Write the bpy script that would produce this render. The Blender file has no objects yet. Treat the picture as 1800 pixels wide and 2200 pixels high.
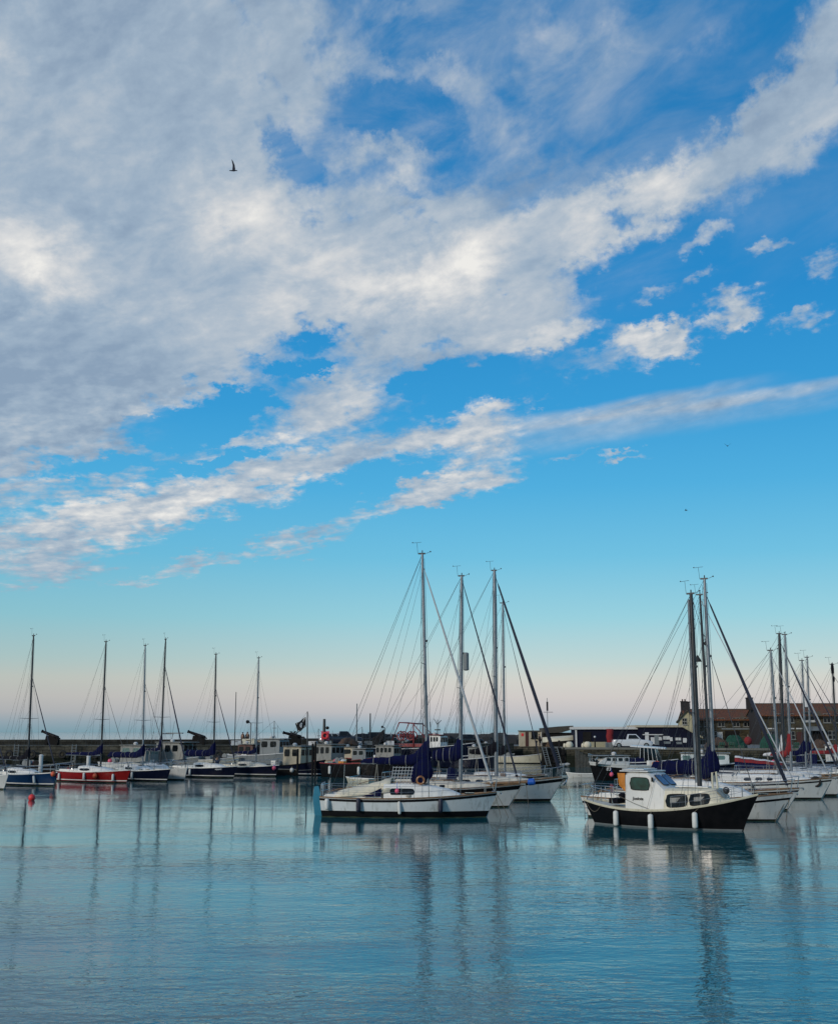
import bpy, bmesh, math, random
from mathutils import Vector, Matrix
random.seed(7)
R = math.radians
SC = bpy.context.scene
COL = SC.collection

# ---------------------------------------------------------------- camera
CAM_H = 4.4
FPX = 2500.0                      # focal length in pixels of the 1800 x 2200 photograph
TH = math.atan(473 / FPX)         # pitch up
cam_d = bpy.data.cameras.new("camera")
cam = bpy.data.objects.new("camera", cam_d)
COL.objects.link(cam)
cam_d.sensor_fit = 'HORIZONTAL'
cam_d.sensor_width = 36.0
cam_d.lens = 36.0 * FPX / 1800.0
cam_d.clip_end = 60000
cam.location = (0, 0, CAM_H)
cam.rotation_euler = (R(90) + TH, 0, 0)
SC.camera = cam
SC.view_settings.view_transform = 'Standard'
SC.view_settings.look = 'None'
SC.view_settings.exposure = 0.0
SC.view_settings.gamma = 1.0
SC.cycles.use_denoising = True
SC.cycles.max_bounces = 6
SC.cycles.caustics_reflective = False
SC.cycles.caustics_refractive = False

def ray(px, py):
    u = (px - 900) / FPX; v = (1100 - py) / FPX
    return Vector((u, math.cos(TH) - v * math.sin(TH), math.sin(TH) + v * math.cos(TH)))
def at(px, py, Y):                # point seen at that pixel, Y metres in front
    d = ray(px, py); k = Y / d.y
    return Vector((d.x * k, Y, CAM_H + d.z * k))
def wat(px, py):                  # point of the water surface seen at that pixel
    d = ray(px, py); k = -CAM_H / d.z
    return Vector((d.x * k, d.y * k, 0))
def azel(px, py):
    d = ray(px, py).normalized()
    return math.degrees(math.atan2(d.x, d.y)), math.degrees(math.asin(d.z))

# ---------------------------------------------------------------- sky
SUN_AZ, SUN_EL = -132.0, 20.0     # degrees, azimuth from the view direction to the right
def srgb(*c):
    if len(c) == 1: c = c[0]
    return tuple(((v / 255) / 12.92 if v / 255 <= 0.04045 else ((v / 255 + 0.055) / 1.055) ** 2.4) for v in c) + (1.0,)

class NT:
    def __init__(s, tree): s.t = tree; s.n = tree.nodes; s.l = tree.links
    def new(s, typ, **kw):
        n = s.n.new(typ)
        for k, v in kw.items(): setattr(n, k, v)
        return n
    def put(s, sock, v):
        if v is None: return
        if isinstance(v, bpy.types.NodeSocket): s.l.new(v, sock)
        else: sock.default_value = v
    def math(s, op, a, b=None, c=None, clamp=False):
        n = s.new('ShaderNodeMath', operation=op); n.use_clamp = clamp
        s.put(n.inputs[0], a); s.put(n.inputs[1], b); s.put(n.inputs[2], c)
        return n.outputs[0]
    def comb(s, x, y, z=0.0):
        n = s.new('ShaderNodeCombineXYZ'); s.put(n.inputs[0], x); s.put(n.inputs[1], y); s.put(n.inputs[2], z)
        return n.outputs[0]
    def mapr(s, v, a, b, c=0.0, d=1.0, t='SMOOTHSTEP'):
        n = s.new('ShaderNodeMapRange', interpolation_type=t)
        s.put(n.inputs['Value'], v); s.put(n.inputs['From Min'], a); s.put(n.inputs['From Max'], b)
        s.put(n.inputs['To Min'], c); s.put(n.inputs['To Max'], d)
        return n.outputs[0]
    def noise(s, vec, scale, detail=5, rough=0.55, dist=0.0, lac=2.0):
        n = s.new('ShaderNodeTexNoise'); s.put(n.inputs['Vector'], vec)
        n.inputs['Scale'].default_value = scale; n.inputs['Detail'].default_value = detail
        n.inputs['Roughness'].default_value = rough; n.inputs['Distortion'].default_value = dist
        n.inputs['Lacunarity'].default_value = lac
        return n
    def mapping(s, vec, loc=(0, 0, 0), rot=0.0, scale=(1, 1, 1), typ='POINT'):
        n = s.new('ShaderNodeMapping', vector_type=typ); s.put(n.inputs['Vector'], vec)
        n.inputs['Location'].default_value = loc; n.inputs['Rotation'].default_value = (0, 0, rot)
        n.inputs['Scale'].default_value = scale
        return n.outputs[0]
    def mix(s, f, a, b, mode='MIX'):
        n = s.new('ShaderNodeMix', data_type='RGBA', blend_type=mode)
        s.put(n.inputs[0], f); s.put(n.inputs[6], a); s.put(n.inputs[7], b)
        return n.outputs[2]
    def ramp(s, v, stops, interp='LINEAR'):
        n = s.new('ShaderNodeValToRGB'); s.put(n.inputs[0], v)
        cr = n.color_ramp; cr.interpolation = interp
        while len(cr.elements) > 1: cr.elements.remove(cr.elements[-1])
        cr.elements[0].position = stops[0][0]; cr.elements[0].color = stops[0][1]
        for p, c in stops[1:]:
            e = cr.elements.new(p); e.color = c
        return n.outputs[0]

W = bpy.data.worlds.new("World"); SC.world = W; W.use_nodes = True
t = NT(W.node_tree); t.n.clear()
geo = t.new('ShaderNodeTexCoord')
sep = t.new('ShaderNodeSeparateXYZ'); t.l.new(geo.outputs['Generated'], sep.inputs[0])
X_, Y_, Z_ = sep.outputs
az = t.math('MULTIPLY', t.math('ARCTAN2', X_, Y_), 57.29578)
el = t.math('MULTIPLY', t.math('ARCSINE', t.math('ABSOLUTE', Z_)), 57.29578)
P = t.comb(az, el, 0.0)
# clear-sky colour by elevation
el01 = t.math('DIVIDE', el, 60.0, clamp=True)
def es(py): return azel(900, py)[1] / 60.0
ramp = t.ramp(el01, [
    (0.0, srgb(138, 172, 187)), (es(1555), srgb(160, 180, 194)), (es(1530), srgb(196, 194, 198)),
    (es(1500), srgb(210, 204, 202)), (es(1462), srgb(212, 212, 205)), (es(1420), srgb(190, 213, 213)),
    (es(1330), srgb(152, 209, 223)), (es(1200), srgb(110, 193, 226)), (es(1050), srgb(76, 175, 224)),
    (es(880), srgb(50, 156, 216)), (es(650), srgb(30, 138, 205)), (es(300), srgb(14, 123, 189)), (es(0), srgb(20, 119, 183)),
    (0.85, srgb(24, 98, 168)), (1.0, srgb(20, 82, 150))])
# left side of the horizon is a little duller
lf = t.mapr(az, 6.0, -22.0, 0.0, 1.0)
lf = t.math('MULTIPLY', lf, t.mapr(el, 14.0, 2.0, 0.0, 0.8))
ramp = t.mix(lf, ramp, t.mix(1.0, ramp, srgb(220, 228, 228), 'MULTIPLY'))
sky = t.new('ShaderNodeTexSky', sky_type='NISHITA'); sky.sun_disc = False
sky.sun_elevation = R(SUN_EL); sky.sun_rotation = R(SUN_AZ); sky.air_density = 1.0; sky.dust_density = 1.0; sky.ozone_density = 2.0
clear = t.mix(0.93, t.mix(1.0, sky.outputs[0], (0.9, 0.95, 1.0, 1), 'MULTIPLY'), t.mix(1.0, ramp, (10, 10, 10, 1), 'MULTIPLY'))

# cloud fields, laid out by compass direction and height in the sky
lnel = t.math('MULTIPLY', t.math('LOGARITHM', t.math('ADD', el, 8.0), math.e), 40.0)
Q = t.comb(az, lnel, 0.0)
Qr = t.mapping(Q, rot=R(-22), scale=(1, 1, 1))
warp = t.noise(Q, 0.2, 6, 0.6)
wv = t.new('ShaderNodeVectorMath', operation='SUBTRACT'); t.l.new(warp.outputs['Color'], wv.inputs[0]); wv.inputs[1].default_value = (0.5, 0.5, 0.5)
ws = t.new('ShaderNodeVectorMath', operation='SCALE'); t.l.new(wv.outputs[0], ws.inputs[0]); ws.inputs['Scale'].default_value = 3.4
pa = t.new('ShaderNodeVectorMath', operation='ADD'); t.l.new(P, pa.inputs[0]); t.l.new(ws.outputs[0], pa.inputs[1])
warp2 = t.noise(Q, 0.9, 5, 0.65)                   # finer raggedness of the cloud edges
pb = t.new('ShaderNodeVectorMath', operation='MULTIPLY_ADD'); t.l.new(warp2.outputs['Color'], pb.inputs[0]); pb.inputs[1].default_value = (2.8, 2.0, 0); t.l.new(pa.outputs[0], pb.inputs[2])
pc = t.new('ShaderNodeVectorMath', operation='SUBTRACT'); t.l.new(pb.outputs[0], pc.inputs[0]); pc.inputs[1].default_value = (1.4, 1.0, 0)
PW = pc.outputs[0]

def field(blobs):
    acc = None
    for (cx, cy, rx, ry, ang, w) in blobs:
        a, e = azel(cx, cy)
        k = 57.29578 / FPX
        m = t.mapping(PW, loc=(a, e, 0), rot=R(ang), scale=(rx * k, ry * k, 1), typ='TEXTURE')
        g = t.new('ShaderNodeTexGradient', gradient_type='SPHERICAL'); t.l.new(m, g.inputs[0])
        v = t.mapr(g.outputs['Fac'], 0.0, 1.0, 0.0, w)
        acc = v if acc is None else t.math('ADD', acc, v)
    return acc
CLOUD = []   # (px, py, rx, ry, angle, weight) filled below
exec_blobs = None
CLOUD = [
 (330, 260, 240, 150, 0, 0.6), (60, 20, 300, 160, 0, .5),
 # great mass on the left, solid
 (0, 200, 700, 420, 0, 1.2), (330, 130, 560, 330, 0, 1.2), (100, 520, 640, 420, 0, 1.4), (60, 800, 560, 330, 5, 1.3), (430, 640, 480, 330, -5, 1.3), (620, 100, 330, 230, -10, 0.9), (560, 480, 300, 200, -20, 0.6), (-40, 960, 420, 190, 3, 0.8), (420, 330, 300, 240, -30, .7), (280, 830, 260, 110, 5, .5),
 # central mass
 (760, 470, 300, 150, 0, 0.9), (900, 590, 420, 210, 5, 1.3), (820, 360, 200, 90, -5, 0.8), (1020, 440, 300, 120, 15, 0.7), (960, 720, 380, 140, 0, 1.1), (1150, 640, 230, 170, 20, 0.8), (1200, 728, 170, 42, 6, 0.9), (700, 640, 260, 160, 0, .6),
 # the arm to the upper right
 (1120, 530, 300, 110, 18, 1.1), (1300, 450, 260, 105, 22, 1.2), (1470, 390, 250, 95, 25, 1.2), (1640, 310, 220, 110, 42, 1.0), (1650, 225, 190, 80, 45, 0.7), (1770, 170, 220, 140, 50, 1.0), (1840, 60, 200, 160, 50, .9),
 # thin veils in the blue at the top
 (1250, 100, 330, 130, -10, 0.45), (960, 165, 330, 60, -5, 0.5), (1090, 270, 280, 120, -15, 0.42), (880, 330, 200, 60, 0, .4), (900, 10, 200, 60, 0, 0.35), (1200, 360, 220, 60, 10, .4), (1520, 90, 160, 60, 10, .15),
 # puffs on the right
 (1490, 705, 200, 60, 12, 1.05), (1420, 715, 130, 44, 8, 0.6), (1560, 668, 105, 55, 0, 0.7), (1410, 725, 110, 36, 12, 0.4), (1725, 690, 90, 36, 5, 0.65), (1765, 570, 80, 50, 20, 0.7), (1530, 513, 90, 32, 8, 0.8), (1650, 537, 70, 22, 12, 0.65), (1270, 790, 200, 46, 12, 0.5), (1500, 598, 80, 20, 22, 0.5), (1420, 628, 50, 26, 10, 0.5), (1260, 862, 55, 20, -20, 0.6), (1370, 640, 60, 30, 10, .35),
 # middle clouds above the lower streak
 (740, 850, 230, 90, 12, 0.9), (650, 900, 220, 60, 14, .6), (1010, 925, 190, 75, 12, 1.1), (820, 950, 330, 70, 8, 0.9), (980, 1045, 200, 50, 12, 1.0), (1050, 990, 120, 60, 10, .6), (850, 1085, 220, 36, 14, 0.7), (1080, 880, 90, 24, 25, 0.7), (1170, 860, 70, 14, 22, .5),
 (1320, 968, 90, 13, 0, 0.75), (1210, 985, 90, 16, 14, .35), (560, 955, 260, 26, 8, .5),
 # lower left streak
 (400, 1070, 430, 80, 13, 1.2), (120, 1150, 360, 95, 13, 1.2), (650, 1010, 280, 50, 12, 0.9), (640, 1165, 200, 40, 14, 0.75), (430, 1215, 230, 24, 14, 0.6), (60, 1235, 260, 50, 10, 0.8), (300, 1250, 160, 14, 6, .4),
 # blue gaps
 (850, 235, 220, 80, -12, -0.65), (900, 70, 160, 70, 0, -.5), (610, 320, 150, 50, -32, -0.75), (690, 720, 110, 60, 20, -1.25), (640, 795, 150, 28, 4, -1.1), (400, 915, 230, 50, 6, -1.35), (500, 865, 170, 28, 6, -0.9), (470, 990, 130, 18, 8, -0.8), (150, 1015, 260, 30, 8, -0.9), (1270, 600, 70, 40, 40, -0.4), (880, 418, 90, 24, 0, -0.5), (900, 815, 150, 34, 12, -0.9), (1050, 810, 120, 40, 20, -0.7), (850, 1010, 90, 14, 5, -0.5), (1240, 560, 60, 30, 20, -.2),
]
BRIGHT = [
 (60, 560, 300, 150, 0, 0.75), (560, 460, 320, 160, -20, 0.6), (860, 600, 420, 130, 5, 0.42), (1050, 520, 380, 90, 18, 0.42), (1400, 420, 330, 90, 22, 0.6),
 (850, 380, 130, 70, 0, 0.5), (750, 640, 300, 90, 5, 0.3), (980, 640, 200, 120, -10, 0.25), (400, 1080, 480, 100, 16, 0.6), (100, 1100, 260, 70, 14, 0.4), (620, 960, 200, 40, 8, 0.5), (1000, 930, 280, 90, 12, 0.55), (980, 1050, 230, 50, 14, 0.55),
 (520, 740, 220, 150, 10, 0.35), (1500, 705, 230, 60, 12, 0.45), (20, 120, 90, 90, 0, 0.3), (330, 880, 260, 26, 8, 0.4), (750, 870, 160, 60, 20, 0.35), (1180, 730, 200, 50, 8, 0.4),
 # grey undersides
 (250, 40, 600, 230, 0, -0.35), (60, 720, 420, 130, 0, -0.42), (160, 880, 480, 150, 0, -0.38), (420, 300, 260, 90, 0, -0.25), (1600, 260, 330, 110, 45, -0.45), (250, 420, 260, 120, 0, -0.15), (880, 770, 300, 80, 0, -0.25), (1150, 380, 300, 70, 8, -0.3),
]
C = field(CLOUD)
PW = P
C = t.math('MAXIMUM', C, field([(120, 330, 560, 480, 0, 1.9), (60, 740, 420, 300, 0, 1.5), (430, 640, 260, 200, 0, 1.3), (60, 40, 600, 260, 0, 1.8)]))
PW = pc.outputs[0]
C = t.math('MINIMUM', C, 1.5)
# outside the photographed part of the sky: loose clouds everywhere
outer = t.mapr(t.noise(t.mapping(P, scale=(0.6, 1, 1)), 0.035, 3, 0.5).outputs[0], 0.42, 0.62, 0.0, 0.9)
om = t.math('MAXIMUM', t.mapr(t.math('ABSOLUTE', az), 24.0, 34.0), t.mapr(el, 36.0, 48.0))
om = t.math('MULTIPLY', om, t.mapr(el, 3.0, 12.0))
C = t.math('ADD', C, t.math('MULTIPLY', outer, om))
n_soft = t.noise(t.mapping(Qr, scale=(0.8, 1.15, 1)), 0.26, 8, 0.6, 0.4).outputs[0]
n_strk = t.noise(t.mapping(Qr, scale=(0.38, 1.5, 1)), 0.55, 8, 0.62, 0.6).outputs[0]
n_puff = t.noise(t.mapping(Q, scale=(1, 1.1, 1)), 1.25, 6, 0.55, 0.3).outputs[0]
low = t.mapr(el, 20.0, 11.0)                       # low clouds are more fibrous
rt = t.mapr(az, 6.0, 13.0)
tex = t.math('ADD', t.math('MULTIPLY', n_soft, 0.72), t.math('MULTIPLY', n_strk, 0.20))
tex = t.math('ADD', tex, t.math('MULTIPLY', n_puff, 0.08))
tex2 = t.math('ADD', t.math('MULTIPLY', n_strk, 0.58), t.math('MULTIPLY', n_puff, 0.42))
rt = t.math('MULTIPLY', rt, t.mapr(el, 25.0, 21.0))
mixf = t.math('MAXIMUM', low, t.math('MULTIPLY', rt, 0.8))
tt = t.new('ShaderNodeMix', data_type='FLOAT'); t.put(tt.inputs[0], mixf); t.put(tt.inputs[2], tex); t.put(tt.inputs[3], tex2)
TX = t.math('MAXIMUM', tt.outputs[0], 0.30)
AMP = t.mapr(t.math('MAXIMUM', low, rt), 0.0, 1.0, 1.6, 3.3, 'LINEAR')
dens = t.math('ADD', C, t.math('MULTIPLY', t.math('SUBTRACT', TX, 0.49), AMP))
D = t.mapr(dens, 0.0, 1.05)
D = t.math('MULTIPLY', D, t.mapr(C, 0.0, 0.30))
D = t.math('MULTIPLY', D, 0.97)
# thin veil drifting over the blue high up
vn = t.noise(t.mapping(Qr, scale=(0.45, 1.0, 1)), 0.30, 7, 0.6, 0.5).outputs[0]
veil = t.math('MULTIPLY', t.mapr(vn, 0.34, 0.70, 0.04, 0.52), t.mapr(el, 19.0, 26.0))
veil = t.math('MULTIPLY', veil, t.mapr(az, 19.0, 8.0, 0.35, 1.0))
D = t.math('ADD', D, t.math('MULTIPLY', veil, t.math('SUBTRACT', 1.0, D)))
# long thin streak of ice cloud on the right, almost straight
def streak(cx, cy, rx, ry, ang, w):
    a, e = azel(cx, cy); k = 57.29578 / FPX
    wob = t.new('ShaderNodeVectorMath', operation='MULTIPLY_ADD'); t.l.new(wv.outputs[0], wob.inputs[0]); wob.inputs[1].default_value = (0.6, 0.6, 0); t.l.new(P, wob.inputs[2])
    m = t.mapping(wob.outputs[0], loc=(a, e, 0), rot=R(ang), scale=(rx * k, ry * k, 1), typ='TEXTURE')
    g = t.new('ShaderNodeTexGradient', gradient_type='SPHERICAL'); t.l.new(m, g.inputs[0])
    return t.mapr(g.outputs['Fac'], 0.0, 0.75, 0.0, w)
st = t.math('ADD', streak(1290, 884, 420, 26, 8, .55), streak(1640, 848, 400, 20, 5, .42))
st = t.math('ADD', st, streak(1330, 905, 420, 52, 9, .38)); st = t.math('ADD', st, streak(1620, 875, 420, 40, 6, .25))
st = t.math('MULTIPLY', st, t.mapr(n_strk, 0.25, 0.6, 0.55, 1.1)); st = t.math('MINIMUM', st, 0.9)
D = t.math('ADD', D, t.math('MULTIPLY', st, t.math('SUBTRACT', 1.0, D)))
# brightness of the cloud itself
Bf = field(BRIGHT)
br = t.math('ADD', 0.40, t.math('MULTIPLY', Bf, 0.85))
br = t.math('ADD', br, t.math('MULTIPLY', t.math('SUBTRACT', n_soft, 0.5), 1.5))
br = t.math('ADD', br, t.math('MULTIPLY', t.math('SUBTRACT', n_puff, 0.5), t.mapr(mixf, 0.0, 1.0, 0.20, 0.9, 'LINEAR')))
n_fine = t.noise(t.mapping(Qr, scale=(0.7, 1.3, 1)), 2.2, 6, 0.6, 0.2).outputs[0]
br = t.math('ADD', br, t.math('MULTIPLY', t.math('SUBTRACT', n_fine, 0.5), t.mapr(mixf, 0.0, 1.0, 0.14, 0.3, 'LINEAR')))
rel = t.math('SUBTRACT', t.noise(t.mapping(Qr, scale=(0.75, 1.2, 1)), 0.55, 6, 0.55, 0.3).outputs[0], t.noise(t.mapping(Qr, loc=(0.25, -0.45, 0), scale=(0.75, 1.2, 1)), 0.55, 6, 0.55, 0.3).outputs[0])  # offset noise difference, paints relief light and shade into the clouds
br = t.math('ADD', br, t.math('MULTIPLY', rel, t.mapr(mixf, 0.0, 1.0, 0.6, 1.4, 'LINEAR')))
br = t.math('MULTIPLY', br, 0.80)
ccol = t.ramp(br, [(0.0, srgb(140, 161, 184)), (0.25, srgb(158, 177, 196)), (0.48, srgb(180, 192, 204)), (0.68, srgb(205, 209, 213)), (0.86, srgb(224, 224, 223)), (1.0, srgb(240, 238, 233))])
ccol = t.mix(1.0, ccol, (10, 10, 10, 1), 'MULTIPLY')
final = t.mix(D, clear, ccol)
bg = t.new('ShaderNodeBackground'); bg.inputs['Strength'].default_value = 0.1
t.l.new(final, bg.inputs['Color'])
wo = t.new('ShaderNodeOutputWorld'); t.l.new(bg.outputs[0], wo.inputs[0])
W.cycles.sampling_method = 'MANUAL'; W.cycles.sample_map_resolution = 512

sl = bpy.data.lights.new("sun", 'SUN'); sl.energy = 2.0; sl.angle = R(10); sl.color = (1.0, 0.9, 0.78)
so = bpy.data.objects.new("sun", sl); COL.objects.link(so)
sd = Vector((math.sin(R(SUN_AZ)) * math.cos(R(SUN_EL)), math.cos(R(SUN_AZ)) * math.cos(R(SUN_EL)), math.sin(R(SUN_EL))))
so.rotation_euler = sd.to_track_quat('Z', 'Y').to_euler()
so.location = (0, -10, 60)
# ---------------------------------------------------------------- materials
MATS = {}
def mat(name, col, rough=0.5, metal=0.0, var=0.12, nscale=3.0, bump=0.0, bscale=12.0, spec=0.5, stain=None):
    if name in MATS: return MATS[name]
    m = bpy.data.materials.new(name); m.use_nodes = True
    n = NT(m.node_tree); n.n.clear()
    out = n.new('ShaderNodeOutputMaterial'); b = n.new('ShaderNodeBsdfPrincipled'); n.l.new(b.outputs[0], out.inputs[0])
    tc = n.new('ShaderNodeTexCoord').outputs['Object']
    ns = n.noise(tc, nscale, 6, 0.6).outputs[0]
    lo = tuple(c * (1 - var) for c in col[:3]) + (1,); hi = tuple(min(1, c * (1 + var)) for c in col[:3]) + (1,)
    c = n.ramp(ns, [(0.3, lo), (0.7, hi)])
    if stain:
        sv = n.noise(n.mapping(tc, scale=(4, 4, 0.6)), 1.4, 5, 0.65).outputs[0]
        c = n.mix(n.mapr(sv, 0.52, 0.72, 0.0, 0.6), c, stain)
    n.l.new(c, b.inputs['Base Color'])
    n.put(b.inputs['Roughness'], n.mapr(ns, 0.3, 0.7, max(0.02, rough - 0.08), min(1, rough + 0.08)))
    b.inputs['Metallic'].default_value = metal
    b.inputs['Specular IOR Level'].default_value = spec
    if bump > 0:
        bp = n.new('ShaderNodeBump'); bp.inputs['Strength'].default_value = 1.0; bp.inputs['Distance'].default_value = bump
        n.l.new(n.noise(tc, bscale, 6, 0.6).outputs[0], bp.inputs['Height']); n.l.new(bp.outputs[0], b.inputs['Normal'])
    MATS[name] = m
    return m

def water_mat():
    m = bpy.data.materials.new("harbour_water"); m.use_nodes = True
    n = NT(m.node_tree); n.n.clear()
    out = n.new('ShaderNodeOutputMaterial'); b = n.new('ShaderNodeBsdfPrincipled'); n.l.new(b.outputs[0], out.inputs[0])
    tc = n.new('ShaderNodeTexCoord').outputs['Object']
    b.inputs['Base Color'].default_value = (0.002, 0.088, 0.105, 1)
    b.inputs['Roughness'].default_value = 0.02
    b.inputs['IOR'].default_value = 1.46
    h = None
    for rot, sc, s, amp, det in ((6, (0.6, 1.0, 1), 5.5, 0.0080, 3), (-10, (0.60, 1.0, 1), 2.4, 0.0110, 3), (-20, (0.25, 1.0, 1), 1.2, 0.010, 2), (14, (0.4, 1, 1), 0.4, 0.018, 2)):
        v = n.noise(n.mapping(tc, rot=R(rot), scale=sc), s, det, 0.5, 0.4).outputs[0]
        v = n.math('MULTIPLY', v, amp)
        h = v if h is None else n.math('ADD', h, v)
    # calmer and rougher patches of wind
    patch = n.mapr(n.noise(n.mapping(tc, scale=(0.5, 1, 1)), 0.09, 3, 0.55).outputs[0], 0.36, 0.66, 0.35, 1.4)
    # sheltered, calmer water among the moored boats
    spw = n.new('ShaderNodeSeparateXYZ'); n.l.new(tc, spw.inputs[0])
    edge = n.math('ADD', spw.outputs[1], n.math('MULTIPLY', n.math('SUBTRACT', n.noise(n.mapping(tc, scale=(0.4, 1, 1)), 0.08, 3, 0.5).outputs[0], 0.5), 26.0))
    lee = n.mapr(edge, 26.0, 60.0, 1.9, 0.58)
    h = n.math('MULTIPLY', n.math('MULTIPLY', h, patch), lee)
    bp = n.new('ShaderNodeBump'); bp.inputs['Strength'].default_value = 1.0; bp.inputs['Distance'].default_value = 1.0
    n.l.new(h, bp.inputs['Height']); n.l.new(bp.outputs[0], b.inputs['Normal'])
    return m
# ---------------------------------------------------------------- mesh helpers
class MB:
    def __init__(s): s.v = []; s.f = []
    def add(s, vs, fs):
        o = len(s.v); s.v += [tuple(v) for v in vs]; s.f += [tuple(i + o for i in f) for f in fs]; return s
    def box(s, x0, x1, y0, y1, z0, z1, M=None):
        vs = [Vector((x, y, z)) for x in (x0, x1) for y in (y0, y1) for z in (z0, z1)]
        if M is not None: vs = [M @ v for v in vs]
        return s.add(vs, [(0, 1, 3, 2), (4, 6, 7, 5), (0, 4, 5, 1), (2, 3, 7, 6), (0, 2, 6, 4), (1, 5, 7, 3)])
    def loft(s, rings, closed=True, cap0=True, cap1=True):
        n = len(rings[0]); vs = [p for r in rings for p in r]; fs = []
        for i in range(len(rings) - 1):
            for j in range(n if closed else n - 1):
                k = (j + 1) % n
                fs.append((i * n + j, i * n + k, (i + 1) * n + k, (i + 1) * n + j))
        if cap0: fs.append(tuple(range(n))[::-1])
        if cap1: fs.append(tuple((len(rings) - 1) * n + j for j in range(n)))
        return s.add(vs, fs)
    def path(s, pts, r, n=6):
        pts = [Vector(p) for p in pts]; rings = []
        for i, p in enumerate(pts):
            d = (pts[min(i + 1, len(pts) - 1)] - pts[max(i - 1, 0)]).normalized()
            a = Vector((0, 0, 1)) if abs(d.z) < 0.9 else Vector((1, 0, 0))
            u = d.cross(a).normalized(); w = d.cross(u)
            rr = r[i] if isinstance(r, (list, tuple)) else r
            rings.append([p + (u * math.cos(6.28318 * k / n) + w * math.sin(6.28318 * k / n)) * rr for k in range(n)])
        return s.loft(rings)
    def tube(s, a, b, r0, r1=None, n=6): return s.path([a, b], [r0, r0 if r1 is None else r1], n)
    def ball(s, c, rx, ry=None, rz=None, nu=10, nv=7):
        ry = rx if ry is None else ry; rz = rx if rz is None else rz
        rings = []
        for i in range(1, nv):
            a = math.pi * i / nv
            rings.append([(c[0] + rx * math.sin(a) * math.cos(6.28318 * j / nu), c[1] + ry * math.sin(a) * math.sin(6.28318 * j / nu), c[2] + rz * math.cos(a)) for j in range(nu)])
        return s.loft(rings)
    def quad(s, a, b, c, d): return s.add([a, b, c, d], [(0, 1, 2, 3)])
    def prism(s, pts, d):            # polygon (list of Vectors) extruded by vector d
        n = len(pts); d = Vector(d); pts = [Vector(p) for p in pts]
        return s.add(pts + [p + d for p in pts], [tuple(range(n))[::-1], tuple(range(n, 2 * n))] + [(i, (i + 1) % n, n + (i + 1) % n, n + i) for i in range(n)])
    def torus(s, c, R_, r, axis='y', n=14, m=6):
        rings = []
        for i in range(n):
            a = 6.28318 * i / n; ring = []
            for j in range(m):
                b_ = 6.28318 * j / m; q = R_ + r * math.cos(b_); h = r * math.sin(b_)
                p = {'y': (q * math.cos(a), h, q * math.sin(a)), 'z': (q * math.cos(a), q * math.sin(a), h), 'x': (h, q * math.cos(a), q * math.sin(a))}[axis]
                ring.append((c[0] + p[0], c[1] + p[1], c[2] + p[2]))
            rings.append(ring)
        rings.append(rings[0])
        return s.loft(rings, cap0=False, cap1=False)
    def build(s, name, m, parent=None, smooth=False, bevel=0.0):
        me = bpy.data.meshes.new(name); me.from_pydata(s.v, [], s.f)
        bm = bmesh.new(); bm.from_mesh(me)
        bmesh.ops.remove_doubles(bm, verts=bm.verts, dist=1e-5)
        bmesh.ops.recalc_face_normals(bm, faces=bm.faces)
        bm.to_mesh(me); bm.free()
        if smooth:
            me.polygons.foreach_set('use_smooth', [True] * len(me.polygons))
            try: me.set_sharp_from_angle(angle=R(42))
            except Exception: pass
        o = bpy.data.objects.new(name, me); COL.objects.link(o)
        me.materials.append(m)
        if parent is not None: o.parent = parent
        if bevel > 0:
            md = o.modifiers.new('bevel', 'BEVEL'); md.width = bevel; md.segments = 2; md.limit_method = 'ANGLE'; md.angle_limit = R(50)
        return o
def tag(o, label, cat, group=None, kind=None):
    if label: o['label'] = label
    if cat: o['category'] = cat
    if group: o['group'] = group
    if kind: o['kind'] = kind
    return o
def thing(name, loc, rz, label, cat, group=None):
    o = bpy.data.objects.new(name, None); COL.objects.link(o); o.empty_display_size = 0.3
    o.location = loc; o.rotation_euler = (0, 0, rz)
    return tag(o, label, cat, group)
def struct(o): o['kind'] = 'structure'; return o

# ---------------------------------------------------------------- water
ww = MB()
ww.quad((-30000, -40, 0), (30000, -40, 0), (30000, 40000, 0), (-30000, 40000, 0))
water = struct(ww.build('water', water_mat()))
# ---------------------------------------------------------------- colours used on boats
M = {}
def defm(k, *a, **kw): M[k] = mat(k, *a, **kw)
defm('white_gelcoat', (0.60, 0.60, 0.57), 0.35, var=0.06, nscale=1.2, stain=(0.22, 0.21, 0.16, 1))
defm('cool_white_gelcoat', (0.56, 0.60, 0.60), 0.35, var=0.05, nscale=1.0, stain=(0.20, 0.22, 0.19, 1))
defm('cream_gelcoat', (0.55, 0.52, 0.40), 0.4, var=0.06, nscale=1.2, stain=(0.27, 0.24, 0.17, 1))
defm('deck_white', (0.70, 0.69, 0.64), 0.55, var=0.09, nscale=3)
defm('deck_cream', (0.58, 0.54, 0.44), 0.6, var=0.12, nscale=3)
defm('black_paint', (0.004, 0.004, 0.005), 0.5, var=0.3, spec=0.18)
defm('antifoul_black', (0.003, 0.0035, 0.005), 0.7, var=0.3, spec=0.15)
defm('navy_hull', (0.003, 0.005, 0.018), 0.35, var=0.2, spec=0.22)
defm('blue_hull', (0.005, 0.030, 0.085), 0.35, var=0.15, spec=0.25)
defm('red_hull', (0.21, 0.006, 0.006), 0.35, var=0.15, spec=0.25)
defm('teal_paint', (0.01, 0.16, 0.25), 0.4)
defm('navy_canvas', (0.002, 0.004, 0.034), 0.9, var=0.3, nscale=5, bump=0.06, bscale=4, spec=0.15)
defm('dark_canvas', (0.006, 0.006, 0.010), 0.9, var=0.3, nscale=5, bump=0.06, bscale=4, spec=0.15)
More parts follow.
